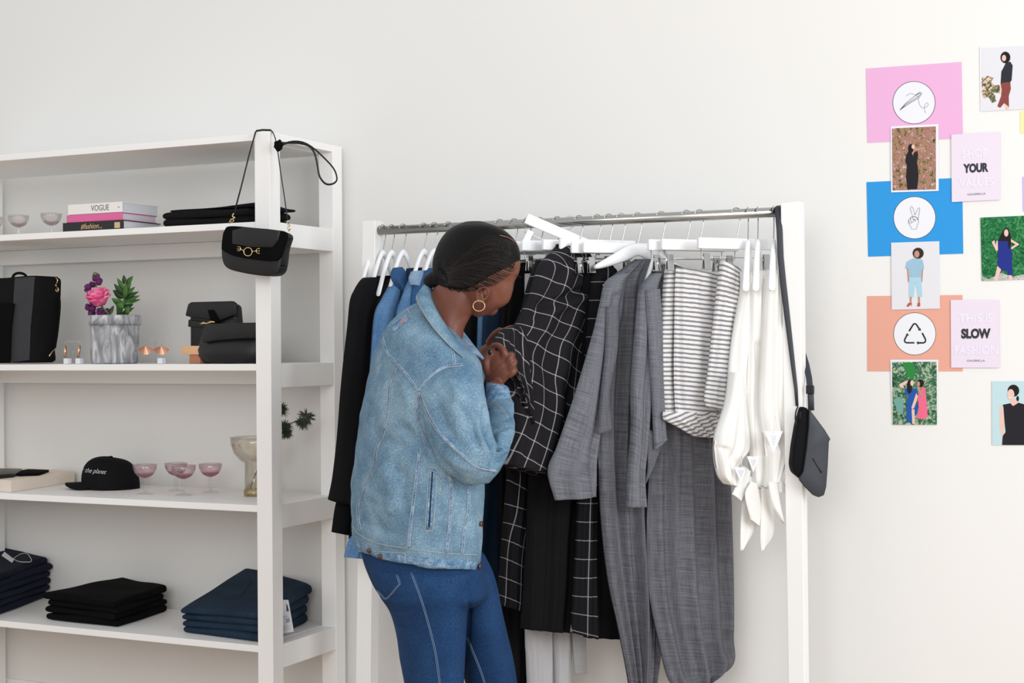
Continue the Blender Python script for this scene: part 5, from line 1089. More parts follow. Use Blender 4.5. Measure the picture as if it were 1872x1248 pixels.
# ------------------------------------------------------------------ person
def sloft(rings, seg=36, sub=4, e=1.0):
    """rings (xl, yl, xr, yr, Y, half depth): solid of elliptical sections whose sides are seen at the two pixels"""
    n = (len(rings)-1)*sub+1; V = []; Fc = []
    for i in range(n):
        xl, yl, xr, yr, Y, hd = interp(rings, i/(n-1)); hd = max(hd, 0.001)
        l = P(xl, yl, Y); r_ = P(xr, yr, Y); c = (l+r_)/2; a = (r_-l)/2; d = c-CAM; d.z = 0; d.normalize()
        for k in range(seg):
            t = 2*PI*k/seg; cc, ss = math.cos(t), math.sin(t)
            cc = math.copysign(abs(cc)**e, cc); ss = math.copysign(abs(ss)**e, ss)
            V.append(c+a*cc+d*(hd*ss))
    for i in range(n-1):
        for k in range(seg): Fc.append((i*seg+k, i*seg+(k+1) % seg, (i+1)*seg+(k+1) % seg, (i+1)*seg+k))
    Fc.append(tuple(range(seg-1, -1, -1))); Fc.append(tuple((n-1)*seg+k for k in range(seg)))
    return V, Fc
def chain(pts, rad, seg=14):
    """tapered limb with rounded ends through (px, py, Y) points"""
    n = (len(pts)-1)*4+1; pp = [P(*interp(pts, i/(n-1))) for i in range(n)]; rr = [interp([(q,) for q in rad], i/(n-1))[0] for i in range(n)]
    T_ = (pp[0]-pp[1]).normalized(); E_ = (pp[-1]-pp[-2]).normalized()
    pp = [pp[0]+T_*rr[0]*0.8, pp[0]+T_*rr[0]*0.45]+pp+[pp[-1]+E_*rr[-1]*0.45, pp[-1]+E_*rr[-1]*0.8]
    rr = [rr[0]*0.45, rr[0]*0.85]+rr+[rr[-1]*0.85, rr[-1]*0.45]
    return tube_geo(pp, rr, seg)
def solid(name, geos, m, parent, voxel=0.005, smooth_it=4, sculpt=(), noise=None):
    """fuse overlapping closed volumes into ONE continuous surface, then model creases into it"""
    V = []; Fc = []
    for v, f in geos: o = len(V); V += list(v); Fc += [tuple(i+o for i in q) for q in f]
    me = bpy.data.meshes.new('t'); me.from_pydata([tuple(v) for v in V], [], Fc); me.update()
    bm = bmesh.new(); bm.from_mesh(me); off = 0
    bmesh.ops.recalc_face_normals(bm, faces=bm.faces); bm.to_mesh(me); bm.free()
    tmp = bpy.data.objects.new('t', me); COL.objects.link(tmp)
    md = tmp.modifiers.new('r', 'REMESH'); md.mode = 'VOXEL'; md.voxel_size = voxel; md.use_smooth_shade = True
    if smooth_it: sm = tmp.modifiers.new('s', 'SMOOTH'); sm.iterations = smooth_it; sm.factor = 0.5
    dg = bpy.context.evaluated_depsgraph_get(); out = bpy.data.meshes.new_from_object(tmp.evaluated_get(dg)); bpy.data.objects.remove(tmp, do_unlink=True)
    out.name = name
    n = len(out.vertices); co = np.empty(n*3); out.vertices.foreach_get('co', co); co = co.reshape(-1, 3)
    nm = np.empty(n*3); out.vertices.foreach_get('normal', nm); nm = nm.reshape(-1, 3)
    R_ = np.array([tuple(_r), tuple(_u), tuple(_f)]); v = (co-np.array(tuple(CAM)))@R_.T
    px = CX+F*v[:, 0]/v[:, 2]; py = CY-F*v[:, 1]/v[:, 2]
    facing = -(nm@np.array(tuple(_f))); fw = np.clip(facing*2.5+0.1, 0, 1)
    disp = np.zeros(n)
    for path, wd, dp in sculpt:
        p = np.array(smooth_path(path, max(12, 6*len(path)))); best = np.full(n, 1e9); bt = np.zeros(n)
        for i in range(len(p)-1):
            a, b = p[i], p[i+1]; ab = b-a; L2 = (ab**2).sum()+1e-9
            t = np.clip(((px-a[0])*ab[0]+(py-a[1])*ab[1])/L2, 0, 1); d = np.hypot(px-a[0]-ab[0]*t, py-a[1]-ab[1]*t)
            m_ = d < best; best[m_] = d[m_]; bt[m_] = (i+t[m_])/(len(p)-1)
        taper = np.sqrt(np.clip(4*bt*(1-bt), 0.0, 1)) if abs(dp) > 0.0016 else 1.0
        disp += dp*np.exp(-(best/wd)**2)*taper*fw
    if noise:
        from mathutils import noise as mn
        amp, sc_ = noise
        disp += np.array([amp*mn.fractal(Vector(c)*sc_, 1.0, 2.0, 2) for c in co])
    co = co+nm*disp[:, None]
    out.vertices.foreach_set('co', co.ravel()); out.update()
    out.materials.clear(); out.materials.append(m); out.polygons.foreach_set('use_smooth', [True]*len(out.polygons))
    o = bpy.data.objects.new(name, out); link(o, parent); return o
YPn = -0.90
foot0 = P(800, 1600, -0.93); foot0.z = 0
PER = thing('person', 'person in light denim jacket and blue jeans holding the checked shirt', 'person', foot0)
head = sloft([(850, 411, 880, 410, YPn, .02), (818, 428, 918, 424, YPn, .058), (802, 452, 940, 445, YPn, .073), (796, 478, 950.5, 474, YPn, .077), (800, 498, 949.5, 497, YPn, .075), (812, 518, 941, 514, YPn, .069), (832, 535, 938, 530, YPn, .062), (846, 551, 933.5, 545, YPn, .055), (856, 565, 926, 556, YPn, .047), (863, 574, 907, 566, YPn, .034), (872, 580, 890, 576, YPn, .012)], 40)
neck = sloft([(806, 500, 868, 560, YPn, .05), (794, 520, 862, 575, YPn, .054), (788, 540, 855, 588, YPn, .055), (786, 560, 848, 604, YPn, .058), (780, 590, 845, 632, YPn, .066), (770, 620, 846, 655, YPn, .07), (744, 655, 848, 690, YPn, .10), (710, 720, 856, 755, YPn, .14), (690, 820, 850, 850, YPn, .14), (690, 930, 840, 930, YPn, .13), (696, 1010, 850, 1010, YPn, .13), (726, 1060, 850, 1065, YPn, .11)], 40)
def hp(dr, df, dz): # point relative to the head centre: camera-right, away, up (metres)
    c = P(872, 500, YPn); r2 = Vector((_r.x, _r.y, 0)).normalized(); f2 = Vector((_f.x, _f.y, 0)).normalized()
    return c+r2*dr+f2*df+Vector((0, 0, dz))
nose = tube_geo([hp(0.056, 0.072, -0.004), hp(0.066, 0.088, -0.026), hp(0.066, 0.096, -0.040), hp(0.056, 0.078, -0.052)], [0.007, 0.010, 0.014, 0.010], 12)
lipsg = sphere_geo(hp(0.046, 0.066, -0.070), 0.019, sx=1.0, sy=1.0, sz=0.55)
chin = sphere_geo(hp(0.036, 0.056, -0.092), 0.020)
brow = sphere_geo(hp(0.060, 0.052, 0.010), 0.026, sz=0.6)
# ear with rim, bowl and lobe
ey = YPn-0.066
ear = [chain([(872, 545, ey), (871, 537, ey-.004), (875, 529, ey-.010), (883, 525.5, ey-.012), (891, 527, ey-.010), (894, 534, ey-.006), (891, 542, ey-.004), (885, 548, ey-.005), (879, 554, ey-.006), (874, 552, ey-.005), (872, 545, ey-.003)], [.0035]*11, 10),
       chain([(882, 536, ey+.002), (880, 545, ey+.002), (877, 552, ey)], [.007, .007, .005]), chain([(884, 533, ey-.004), (880, 540, ey-.006), (884, 546, ey-.004)], [.003, .003, .003])]
# near arm and hand
def Y_(d): return d
arm = [chain([(805, 700, -.985), (824, 760, -1.02), (858, 835, -1.02)], [.050, .046, .040]), chain([(858, 838, -1.02), (890, 800, -.95), (903, 745, -.84), (905, 706, -.765)], [.036, .024, .020, .021])]
yh = -0.745
hand = [sloft([(892, 716, 918, 716, yh, .018), (889, 700, 920, 704, yh, .018), (886, 686, 928, 694, yh, .019), (885, 670, 935, 686, yh, .020), (887, 655, 936, 672, yh, .019), (892, 643, 930, 657, yh, .015), (900, 638, 922, 646, yh, .009)], 24),
        chain([(921, 656, yh-.006), (922, 643, yh-.010), (913, 632.5, yh-.006), (903, 631, yh+.004), (897, 637, yh+.012)], [.0095, .0098, .0088, .0078, .0068]),
        chain([(928, 664, yh-.006), (934, 653, yh-.006), (935, 648, yh+.012), (924, 648, yh+.026), (912, 652, yh+.030)], [.0095, .0098, .0090, .0082, .007]),
        chain([(932, 674, yh-.006), (939, 665, yh-.004), (940, 660, yh+.014), (929, 660, yh+.028), (916, 663, yh+.032)], [.0092, .0095, .0088, .008, .007]),
        chain([(932, 686, yh-.004), (940, 679, yh-.001), (940, 674, yh+.014), (930, 673, yh+.026), (918, 675, yh+.030)], [.0085, .0086, .0078, .0072, .0062]),
        chain([(893, 682, yh-.004), (888, 668, yh-.012), (888, 655, yh-.014), (895, 644, yh-.014)], [.012, .0105, .0095, .0078])]
# far arm and hand
yf = -0.60
far = [chain([(800, 680, -0.79), (815, 740, -0.74), (848, 740, -0.67)], [.045, .042, .036]), chain([(848, 740, -0.67), (872, 685, -0.62), (888, 642, -0.60)], [.036, .028, .021]),
       sloft([(878, 650, 902, 660, yf, .016), (884, 634, 908, 648, yf, .016), (893, 618, 920, 634, yf, .016), (908, 605, 934, 622, yf, .014), (920, 600, 940, 614, yf, .010)], 20),
       chain([(918, 606, yf-.004), (934, 599, yf-.004), (950, 600, yf+.01)], [.0085, .0082, .007]), chain([(925, 612, yf), (942, 606, yf+.004), (956, 610, yf+.014)], [.0088, .0085, .007]),
       chain([(928, 620, yf+.002), (944, 616, yf+.008), (956, 622, yf+.018)], [.0085, .008, .007]), chain([(924, 628, yf+.002), (938, 628, yf+.01), (948, 632, yf+.016)], [.0078, .0072, .006]), chain([(893, 626, yf-.006), (902, 612, yf-.014), (914, 602, yf-.014)], [.010, .009, .0075])]
def leg(pts, seg=30): return sloft(pts, seg)
near_leg = [(715, 1060, 860, 1062, -.95, .075), (726, 1120, 846, 1120, -.95, .085), (742, 1200, 844, 1200, -.95, .074), (746, 1248, 844, 1248, -.95, .072), (762, 1340, 836, 1340, -.95, .058), (775, 1400, 835, 1400, -.95, .055), (775, 1460, 838, 1460, -.95, .055), (785, 1540, 826, 1540, -.95, .038), (788, 1590, 824, 1590, -.95, .035)]
far_leg = [(760, 1060, 876, 1062, -.82, .085), (835, 1120, 914, 1120, -.82, .08), (850, 1200, 932, 1200, -.82, .075), (860, 1248, 940, 1248, -.82, .07), (876, 1330, 944, 1330, -.82, .056), (885, 1400, 942, 1400, -.82, .054), (886, 1450, 944, 1450, -.82, .054), (894, 1520, 932, 1520, -.82, .037), (896, 1560, 930, 1560, -.82, .034)]
body = solid('body', [head, neck, nose, lipsg, chin, brow]+ear+arm+hand+far+[leg(near_leg), leg(far_leg)], M_skin, PER, 0.0036, 3,
    sculpt=[([(896, 520), (905, 530), (912, 545)], 7, -.0015), ([(878, 531), (884, 534), (886, 541)], 2.2, -.003), ([(838, 588), (850, 578), (866, 582)], 5, -.002), ([(936, 505), (946, 508)], 4, -.002), ([(890, 690), (905, 672), (922, 655)], 2.5, -.0012), ([(898, 692), (915, 678), (928, 664)], 2.2, -.0012), ([(905, 697), (920, 686), (932, 676)], 2.0, -.001)])
# far side of the face
for (dr, df, dz) in ((0.071, 0.050, 0.002), (0.030, 0.077, 0.002)):
    V, Fc = sphere_geo(hp(dr, df, dz), 0.0115); mesh_obj('eye', V, Fc, M_paper, PER)
tube('lips', [hp(0.062, 0.070, -0.066), hp(0.052, 0.084, -0.066), hp(0.036, 0.082, -0.066)], 0.005, M_lips, PER, 8, 0.7)
tube('eyelashes', [P(944, 506, YPn), P(949.5, 505, YPn+0.004), P(952.5, 508, YPn+0.008)], 0.0013, M_hair, PER, 6)
tube('eyebrow', [hp(0.076, 0.036, 0.022), hp(0.070, 0.056, 0.024), hp(0.056, 0.072, 0.020)], 0.003, M_hair, PER, 6, 0.6)
tn = [P(894.5, 643, yh-0.0235)]
V, Fc = sphere_geo(P(895.5, 643.5, yh-0.0205), 0.0072, sx=0.9, sy=0.45, sz=1.15); mesh_obj('thumb_nail', V, Fc, M_nail, PER)
hair = solid('hair', [sloft([(850, 405, 882, 404.5, YPn, .02), (822, 418, 918, 418, YPn, .066), (803, 441, 943, 441, YPn, .083), (792.5, 468, 951.5, 466, YPn, .087), (790, 486, 949, 482, YPn, .087), (793, 503, 941, 496, YPn, .084), (797, 515, 910, 517, YPn, .079), (800, 523, 874, 530, YPn, .070), (812, 528, 850, 532, YPn, .04)], 44),
    sloft([(782, 500, 800, 492, YPn, .012), (774, 508, 815, 494, YPn, .03), (773.5, 516, 822, 506, YPn, .036), (778, 523, 818, 522, YPn, .03), (786, 526, 806, 526, YPn, .012)], 24)], M_hair, PER, 0.004, 3,
    sculpt=[([(803, 490), (812, 506), (812, 522)], 4.5, -.009), ([(786, 500), (790, 510), (800, 518)], 4, -.003), ([(912, 429), (928, 434), (944, 444)], 2.5, -.003), ([(800, 470), (806, 480), (803, 490)], 5, -.003)]+
    [([(930-10*k, 436+3*k), (912-12*k, 470+3*k), (880-14*k, 500+3*k), (845-8*k, 512)], 2.6, -.0014) for k in range(6)]+[([(945, 462+6*k), (920, 480+7*k), (890, 496+6*k)], 2.4, -.0012) for k in range(4)])
def paint(name, path, objs_, rad, m, parent, off=0.0008, seg=6, flat=1.0, n=None):
    wd_ = []
    dg = bpy.context.evaluated_depsgraph_get(); trees = [BVHTree.FromObject(o, dg) for o in objs_]
    pts = []
    for x, y in smooth_path(path, n or max(8, int(sum(math.hypot(b[0]-a[0], b[1]-a[1]) for a, b in zip(path, path[1:]))/4))):
        best = None
        for bt in trees:
            h = bt.ray_cast(CAM, ray(x, y))
            if h[0] is not None and (best is None or h[3] < best[3]): best = h
        if best is not None:
            nn = best[1] if best[1].dot(ray(x, y)) < 0 else -best[1]; pts.append(best[0]+nn*off); wd_.append(nn)
    if len(pts) < 3: return None
    if flat < 1: wd_ = [(pts[min(i+1, len(pts)-1)]-pts[max(i-1, 0)]).cross(w_) for i, w_ in enumerate(wd_)]; return tube_geo(pts, rad, seg, flat, wdir=wd_)
    return tube_geo(pts, rad, seg, flat)
hl = [(942, 444), (948, 452), (951.5, 462), (951, 472), (948, 482), (944, 490), (938, 496.5), (930, 504), (920, 512), (910, 518.5), (900, 522), (888, 526), (876, 530), (864, 532), (852, 533), (838, 532), (824, 529)]
M_strand = mat('hair_strand', (26, 20, 19), 0.45, spec=0.3)
dgh = bpy.context.evaluated_depsgraph_get(); HT = [BVHTree.FromObject(o, dgh) for o in (hair, body)]
sg = []; rnd = random.Random(8)
for k in range(110):
    f = k/109; a = interp(hl, f); b = (806+rnd.uniform(-3, 3), 500+rnd.uniform(-8, 8)); top = 1-f
    m1 = (a[0]*0.68+b[0]*0.32-6*top, a[1]*0.68+b[1]*0.32-30*top+rnd.uniform(-2, 2)+6*f); m2 = (a[0]*0.33+b[0]*0.67, a[1]*0.33+b[1]*0.67-22*top+rnd.uniform(-2, 2)+5*f)
    st_ = (a[0]+rnd.uniform(-1, 1.5), a[1]+rnd.uniform(-0.5, 2.2)*(1 if f > 0.35 else 0)); pts = []
    for x, y in smooth_path([st_, m1, m2, b], 22):
        best = None
        for bt in HT:
            h = bt.ray_cast(CAM, ray(x, y))
            if h[0] is not None and (best is None or h[3] < best[3]): best = h
        if best is not None: pts.append(best[0]-ray(x, y).normalized()*0.0003)
    if len(pts) > 4: sg.append(tube_geo(pts, [0.00035]+[0.0008]*(len(pts)-2)+[0.0003], 4))
multi('hair_strands', sg, M_strand, PER)
g_ = paint('x', [(913, 430), (928, 434), (943, 443)], [hair], 0.0016, M_skin, PER, 0.0004)
if g_: multi('hair_parting', [g_], mat('scalp', (120, 82, 70), 0.6), PER)
ec = P(875.6, 559, YPn-0.078)
V, Fc = tube_geo([ec+Vector((_r.x, _r.y, 0)).normalized()*(0.0132*math.cos(t))*0.97+Vector((0.003*math.cos(t), 0, 0.0135*math.sin(t))) for t in [2*PI*k/40 for k in range(40)]], 0.00095, 8, closed=True)
mesh_obj('hoop_earring', V, Fc, M_gold, PER)
# jeans
jn = [(655, 985, 876, 990, YPn, .14), (662, 1020, 880, 1025, YPn, .155), (676, 1056, 890, 1062, YPn+.01, .165), (694, 1086, 893, 1085, YPn+.01, .165), (712, 1106, 880, 1100, YPn+.01, .14)]
nl = [(676, 1040, 868, 1044, -.96, .095), (692, 1084, 858, 1084, -.96, .105), (709, 1110, 854, 1112, -.955, .102), (721, 1144, 852.5, 1150, -.955, .096), (730, 1200, 851, 1200, -.955, .090), (739, 1248, 849, 1248, -.955, .082), (755, 1340, 841, 1340, -.955, .066), (768, 1400, 841, 1400, -.955, .062), (768, 1460, 844, 1460, -.955, .062), (778, 1540, 834, 1540, -.955, .046), (781, 1584, 831, 1584, -.955, .043)]
fl = [(760, 1020, 884, 1010, -.83, .10), (790, 1060, 903, 1050, -.83, .11), (825, 1110, 917, 1110, -.83, .10), (840, 1192, 936, 1192, -.83, .088), (850, 1248, 946, 1248, -.83, .08), (868, 1330, 952, 1330, -.83, .064), (878, 1400, 950, 1400, -.83, .062), (880, 1450, 952, 1450, -.83, .062), (888, 1520, 940, 1520, -.83, .045), (890, 1554, 938, 1554, -.83, .042)]
jeans = solid('jeans', [sloft(jn, 40), sloft(nl, 36), sloft(fl, 36)], M_jeans, PER, 0.0052, 4,
    sculpt=[([(692, 1084), (720, 1092), (770, 1086)], 5, -.003), ([(710, 1112), (735, 1118), (760, 1112)], 4, -.002), ([(722, 1146), (745, 1150)], 4, -.002), ([(856, 1062), (858, 1110), (854, 1180), (852, 1250)], 3.5, -.006)], noise=(0.002, 9))
jg = []
for pth in ([(727, 1050), (732, 1066), (728, 1072), (708, 1094), (700, 1088), (690, 1078)], [(753, 1046), (768, 1085), (782, 1130), (797, 1190), (805, 1248), (808, 1290)], [(856, 1165), (868, 1195), (880, 1225), (888, 1252), (894, 1290)]):
    for dx in (0, 2.6):
        g_ = paint('s', [(x-dx, y) for x, y in pth], [jeans], 0.0007, M_thread, PER)
        if g_: jg.append(g_)
if jg: multi('jeans_stitching', jg, mat('jeans_thread', (120, 142, 168), 0.8), PER)
# shoes
for nm_, lx, ly, Ys in (('near', 806, 1590, -.955), ('far', 914, 1560, -.83)):
    c = P(lx, ly, Ys); fd = Vector((_r.x, _r.y, 0)).normalized(); fd = (fd+Vector((_f.x, _f.y, 0)).normalized()*0.35).normalized(); sd = Vector((fd.y, -fd.x, 0)); V = []; Fc = []
    secs = [(-0.05, 0.02, 0.05), (-0.045, 0.034, 0.08), (0.0, 0.038, 0.095), (0.05, 0.038, 0.07), (0.10, 0.044, 0.055), (0.15, 0.044, 0.045), (0.185, 0.030, 0.035), (0.2, 0.012, 0.022)]
    for (d, hw, hh) in secs:
        for k in range(20):
            t = 2*PI*k/20; V.append(Vector((c.x, c.y, 0))+fd*d+sd*(hw*math.cos(t))+Vector((0, 0, max(0.0, hh/2+hh/2*math.sin(t)*1.0))))
    for i in range(len(secs)-1):
        for k in range(20): Fc.append((i*20+k, i*20+(k+1) % 20, (i+1)*20+(k+1) % 20, (i+1)*20+k))
    Fc.append(tuple(range(19, -1, -1))); Fc.append(tuple((len(secs)-1)*20+k for k in range(20)))
    mesh_obj('shoe', V, Fc, M_black_leather, PER)
# pink shirt showing at the neck
mesh = solid('pink_shirt', [sloft([(806, 612, 846, 622, YPn, .05), (806, 622, 858, 634, YPn, .062), (800, 640, 868, 662, YPn, .08), (790, 700, 868, 720, YPn, .12), (790, 900, 860, 900, YPn, .12)], 30)], M_pink_shirt, PER, 0.005, 2)
# jacket
ys = -1.035
torso = sloft([(776, 552, 846, 622, YPn, .062), (758, 556, 862, 640, YPn, .10), (732, 572, 878, 662, YPn, .15), (704, 600, 884, 690, YPn, .185), (684, 650, 887, 740, YPn, .20), (667, 717, 888, 800, YPn, .20), (654, 784, 886, 860, YPn, .195), (645, 860, 884, 905, YPn, .195), (641, 920, 882, 950, YPn, .195), (643, 965, 882, 994, YPn, .195), (646, 984, 881, 1014, YPn, .19), (650, 1000, 879, 1034, YPn, .188)], 48)
upper = sloft([(770, 668, 852, 640, -.98, .05), (757, 700, 868, 666, -1.02, .068), (757, 728, 882, 704, -1.04, .075), (764, 772, 892, 752, -1.05, .076), (778, 818, 900, 792, -1.055, .073), (803, 855, 908, 818, -1.055, .068), (835, 879, 912, 842, -1.05, .058), (862, 888, 906, 866, -1.045, .04)], 36)
fore = sloft([(852, 882, 894, 884, -1.045, .035), (842, 862, 916, 856, -1.045, .058), (852, 836, 929, 830, -1.01, .064), (866, 806, 939, 800, -.965, .062), (876, 776, 943, 768, -.91, .058), (884, 748, 941, 742, -.85, .052), (889, 726, 936, 726, -.805, .046), (890, 710, 929, 712, -.78, .040), (890.5, 702, 920, 704, -.765, .034)], 36)
farsl = sloft([(780, 640, 850, 660, -.78, .06), (800, 700, 872, 720, -.74, .065), (830, 745, 880, 760, -.70, .06), (850, 720, 885, 740, -.67, .05), (860, 690, 886, 705, -.64, .042), (866, 668, 890, 680, -.62, .036)], 28)
creases = [
 ([(884, 782), (893, 800), (902, 816), (914, 822)], 6, -.014), ([(889, 740), (886, 765), (884, 785)], 5, -.010), ([(908, 800), (925, 795), (938, 785)], 7, .008), ([(900, 830), (918, 838), (930, 828)], 6, -.006), ([(858, 790), (872, 806), (880, 826)], 6, -.005),
 ([(765, 760), (782, 800), (806, 846), (850, 880)], 6, -.006), ([(768, 725), (764, 770), (775, 815), (792, 850)], 5, -.012), ([(730, 770), (752, 800), (775, 816)], 9, -.005), ([(700, 800), (725, 815), (760, 820)], 8, -.004), ([(782, 700), (800, 730), (812, 770)], 9, -.003), ([(840, 700), (832, 740), (842, 790)], 9, .004),
 ([(790, 845), (780, 870), (776, 900)], 6, -.004), ([(652, 800), (676, 850), (668, 905)], 12, -.004), ([(690, 850), (720, 885), (708, 940)], 14, .007), ([(672, 930), (700, 965), (740, 985)], 10, -.004), ([(800, 840), (830, 870), (846, 905)], 7, -.004), ([(830, 905), (836, 950), (830, 995)], 8, .003), ([(740, 860), (735, 900), (742, 950)], 8, -.003),
 ([(712, 640), (740, 650), (770, 640)], 10, -.002), ([(850, 690), (862, 720), (868, 770)], 8, -.003), ([(905, 745), (925, 752), (938, 762)], 5, -.004), ([(896, 770), (915, 776), (938, 775)], 5, .003)]
seams = {
 'yoke': [(698, 609), (708, 643), (728, 666), (748, 690), (765, 713)], 'armhole': [(765, 713), (782, 693), (809, 673), (846, 667)],
 'back': [(725, 673), (713, 703), (709.6, 750), (701, 794), (689, 822), (683, 859), (663, 896), (655, 930), (659.5, 971)],
 'side': [(767, 825), (762, 870), (756, 920), (751, 960), (747, 1001)], 'sleeve': [(768, 717), (779, 748), (795, 777), (812, 800), (842, 829), (872, 853), (908, 861)],
 'underarm': [(766, 717), (762, 740), (764, 767), (771, 792), (779, 815)], 'shoulder': [(817, 612), (827, 642), (831, 667)],
 'front_a': [(816, 858), (825, 889), (822, 960), (816, 1010)], 'front_b': [(857, 892), (856, 930), (849, 967), (845, 1012)]}
cr = [(p, wd, dp*1.7) for p, wd, dp in creases]
cr += [([(700, 660), (712, 700), (706, 760)], 10, -.005), ([(672, 730), (690, 770), (686, 830)], 9, -.006), ([(735, 690), (748, 740), (742, 800)], 9, .006), ([(735, 800), (722, 850), (728, 900)], 9, -.006), ([(770, 640), (800, 655), (825, 660)], 7, -.003),
       ([(795, 730), (815, 780), (850, 820)], 8, -.007), ([(820, 690), (845, 730), (866, 770)], 8, .006), ([(848, 745), (866, 785), (872, 830)], 7, -.007), ([(815, 830), (840, 850), (880, 862)], 7, .005), ([(884, 785), (905, 778), (935, 782)], 5, -.007), ([(905, 822), (922, 815), (936, 812)], 5, -.006), ([(893, 850), (912, 850), (925, 840)], 5, .004),
       ([(700, 905), (740, 915), (770, 900)], 9, -.004), ([(655, 950), (680, 960), (705, 985)], 7, -.005), ([(800, 905), (806, 950), (800, 1000)], 7, -.004), ([(862, 900), (866, 950), (862, 1000)], 6, .004), ([(655, 880), (672, 900), (700, 915)], 8, .005)]
for k, p in seams.items(): cr += [(p, 2.6, .0015)]
cr += [([(644, 966), (655, 980), (692, 997), (745, 1006), (820, 1014), (881, 1018)], 2.2, -.0015)]
cr += [([(786, 856), (789, 900), (783, 968)], 3.0, -.0015)]
jacket = solid('denim_jacket', [torso, upper, fore, farsl], M_jacket, PER, 0.005, 4, sculpt=cr, noise=(0.005, 15))
th_g = []; dk_g = []
for k, p in seams.items():
    g_ = paint(k, p, [jacket], 0.0042, M_jacket_worn, PER, 0.0002, 8, 0.28)
    if g_: dk_g.append(g_)
    for dx in (-2.1, 2.1):
        q = [(x+dx, y) for x, y in p] if abs(p[0][0]-p[-1][0]) < abs(p[0][1]-p[-1][1]) else [(x, y+dx) for x, y in p]
        g_ = paint(k, q, [jacket], 0.0007, M_thread, PER, 0.0014)
        if g_: th_g.append(g_)
for q in ([(646, 962), (656, 976), (692, 993), (745, 1002), (820, 1011), (880, 1014)], [(655, 1005), (672, 1016), (704, 1030), (752, 1041), (820, 1047), (874, 1048)], [(688, 1007), (714, 1009), (741, 1011)], [(741, 1011), (741, 1024), (741, 1036)], [(741, 1036), (714, 1032), (690, 1026)], [(690, 1026), (687, 1016), (688, 1007)],
          [(784, 854), (797, 854)], [(797, 854), (797, 905), (791, 970)], [(791, 970), (777, 970)], [(777, 970), (781, 910), (784, 854)], [(896, 730), (912, 741), (930, 762)], [(895, 733), (911, 744), (929, 765)]):
    q = q if len(q) > 2 else [q[0], ((q[0][0]+q[1][0])/2, (q[0][1]+q[1][1])/2), q[1]]
    g_ = paint('t', q, [jacket], 0.0009, M_thread, PER, 0.0004)
    if g_: th_g.append(g_)
multi('jacket_stitching', th_g, M_thread, jacket)
multi('seam_band', dk_g, M_jacket_worn, jacket)
def patch(name, poly, obj_, m, parent, off=0.0015, th=0.001, n=10):
    """thin sheet laid on the surface inside a 4-sided pixel outline"""
    dg = bpy.context.evaluated_depsgraph_get(); bt = BVHTree.FromObject(obj_, dg); V = []
    for j in range(n+1):
        for i in range(n+1):
            u, v = i/n, j/n; x = (poly[0][0]*(1-u)+poly[1][0]*u)*(1-v)+(poly[3][0]*(1-u)+poly[2][0]*u)*v; y = (poly[0][1]*(1-u)+poly[1][1]*u)*(1-v)+(poly[3][1]*(1-u)+poly[2][1]*u)*v
            h = bt.ray_cast(CAM, ray(x, y))
            if h[0] is None: return None
            V.append(h[0]-ray(x, y).normalized()*off)
    Fc = [(j*(n+1)+i, j*(n+1)+i+1, (j+1)*(n+1)+i+1, (j+1)*(n+1)+i) for j in range(n) for i in range(n)]
    o = mesh_obj(name, V, Fc, m, parent); s_ = o.modifiers.new('s', 'SOLIDIFY'); s_.thickness = th; s_.offset = 0; return o
hb = paint('hem', [(648, 985), (658, 996), (694, 1013), (746, 1022), (820, 1030), (878, 1033)], [jacket], 0.0135, M_jacket_worn, jacket, -0.0015, 10, 0.18)
if hb: multi('waistband', [hb], M_jacket_worn, jacket)
patch('waist_tab', [(689, 1008), (740, 1012), (740, 1035), (691, 1025)], jacket, M_jacket_worn, jacket, 0.0045)
patch('pocket_welt', [(785, 857), (796, 857), (789, 967), (779, 967)], jacket, M_jacket_worn, jacket, 0.001)
patch('pocket_opening', [(789.5, 862), (791.5, 862), (785.5, 963), (783, 963)], jacket, M_navy_cloth, jacket, 0.0024)
patch('worn_label', [(714, 597), (742, 575), (750, 582), (720, 607)], jacket, M_jacket_worn, jacket, 0.002)
patch('label_mark', [(729, 589), (741, 580), (744, 583), (733, 592)], jacket, mat('faded_red_mark', (176, 128, 136), 0.8), jacket, 0.003)
g_ = paint('loop', [(742, 561), (746, 566), (750, 573)], [jacket], 0.0014, M_thread, PER, 0.001, n=8)
if g_: multi('hanging_loop', [g_], M_thread, jacket)
dg = bpy.context.evaluated_depsgraph_get(); bt = BVHTree.FromObject(jacket, dg)
for (x, y) in ((677, 1005), (697, 1016), (874, 1034), (877, 957)):
    h = bt.ray_cast(CAM, ray(x, y))
    if h[0] is not None:
        n_ = h[1] if h[1].dot(ray(x, y)) < 0 else -h[1]; q = n_.to_track_quat('Z', 'Y').to_matrix().to_4x4(); q.translation = h[0]+n_*0.001
        V, Fc = lathe_geo([(0, 0.004), (0.003, 0.0042), (0.004, 0.003), (0.0068, 0.0034), (0.0075, 0.002), (0.0072, 0), (0, 0)], (0, 0, 0), 20)
        mesh_obj('button', [q @ (v+Vector((0, 0, 0.003))) for v in V], Fc, M_copper_button, jacket)
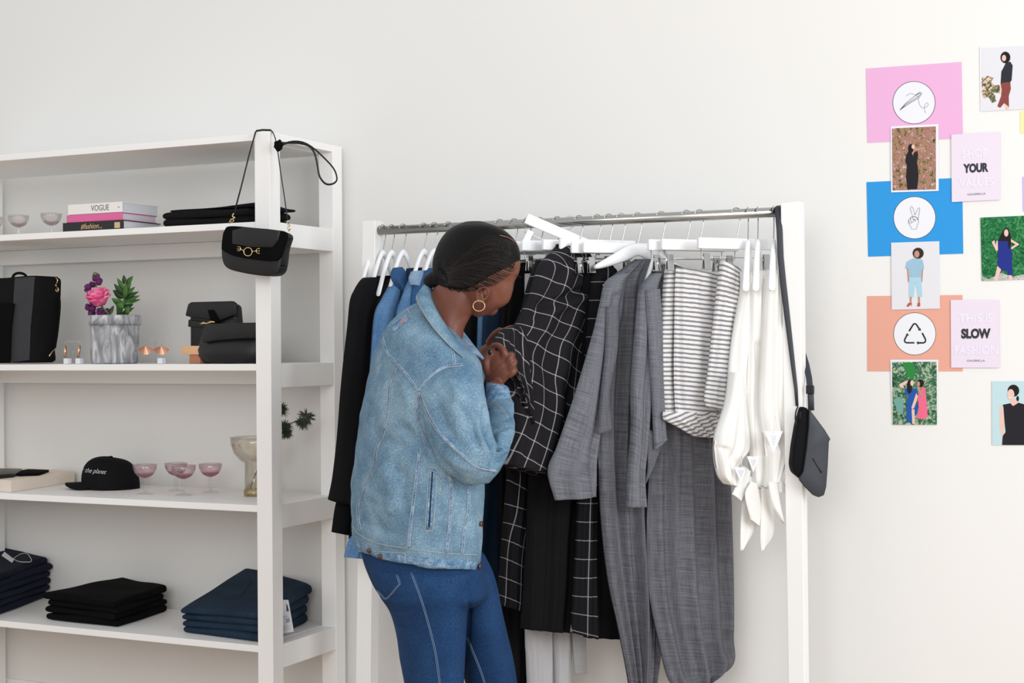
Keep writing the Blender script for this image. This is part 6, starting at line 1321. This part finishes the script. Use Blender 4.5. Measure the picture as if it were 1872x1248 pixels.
# cuff and collar
cuffg = sloft([(887, 736, 939, 752, -.825, .053), (888, 720, 934, 726, -.80, .049), (888.5, 706, 930, 709, -.78, .043), (889.5, 700, 922, 703, -.765, .038), (893, 699, 917, 702, -.765, .030), (894, 706, 915, 708, -.77, .026)], 36)
V, Fc = cuffg; Fc = Fc[:-2]; mesh_obj('cuff', V, Fc, M_jacket_worn, jacket)
inner = [(786, 527, -.90), (788, 545, -.955), (800, 572, -.985), (818, 600, -.985), (836, 624, -.975), (850, 644, -.95)]
outer = [(775, 526, -.89), (762, 546, -.965), (778, 578, -1.02), (802, 610, -1.04), (834, 642, -1.035), (868, 668, -1.0)]
V = []; Fc = []; nu, nv = 40, 7
for i in range(nu):
    a = P(*interp(inner, i/(nu-1))); b = P(*interp(outer, i/(nu-1)))
    for j in range(nv):
        f = j/(nv-1); p = a.lerp(b, f); p = p+Vector((0, -0.010*math.sin(PI*f), 0.008*math.sin(PI*f))); V.append(p)
for i in range(nu-1):
    for j in range(nv-1): q = i*nv+j; Fc.append((q, q+1, q+nv+1, q+nv))
cl = mesh_obj('collar', V, Fc, M_jacket, jacket); s_ = cl.modifiers.new('s', 'SOLIDIFY'); s_.thickness = 0.007; s_.offset = 0
inner2 = [(786, 527, -.90), (800, 545, -.84), (822, 590, -.82), (840, 622, -.84), (852, 646, -.88)]
outer2 = [(775, 526, -.89), (790, 540, -.80), (828, 585, -.78), (862, 628, -.80), (884, 656, -.86)]
V = []; Fc = []
for i in range(nu):
    a = P(*interp(inner2, i/(nu-1))); b = P(*interp(outer2, i/(nu-1)))
    for j in range(nv): f = j/(nv-1); V.append(a.lerp(b, f)+Vector((0, 0.006*math.sin(PI*f), 0.006*math.sin(PI*f))))
for i in range(nu-1):
    for j in range(nv-1): q = i*nv+j; Fc.append((q, q+1, q+nv+1, q+nv))
cl2 = mesh_obj('collar', V, Fc, M_jacket_worn, jacket); s_ = cl2.modifiers.new('s', 'SOLIDIFY'); s_.thickness = 0.007; s_.offset = 0
tg_ = []
for f in (0.86, 0.94):
    tg_.append(tube_geo([P(*interp(outer, i/39)).lerp(P(*interp(inner, i/39)), 1-f)+Vector((0, -0.0055-0.010*math.sin(PI*f), 0.008*math.sin(PI*f))) for i in range(2, 39)], 0.0008, 6))
multi('collar_stitching', tg_, M_thread, jacket)
# chest pocket flap with button
fp = patch('pocket_flap', [(852, 664), (880, 655), (882, 668), (866, 676)], jacket, M_jacket_worn, jacket, 0.004, 0.003)

hA = P(903, 640, -0.73); hB = P(962, 645, -0.57); hd_ = Vector((hB.x-hA.x, hB.y-hA.y, 0)).normalized()
cloth('gathered_cloth', [(914, 606, 944, 594), (906, 616, 958, 606), (902, 630, 964, 640), (906, 644, 968, 690), (926, 664, 970, 740), (944, 690, 970, 780)], M_plaid, plane=(hA, hd_), hd=0.014, folds=2.4, amp=0.010, seed=77, parent=CHK_T, uvrot=0.5, nu=50, nv=60)
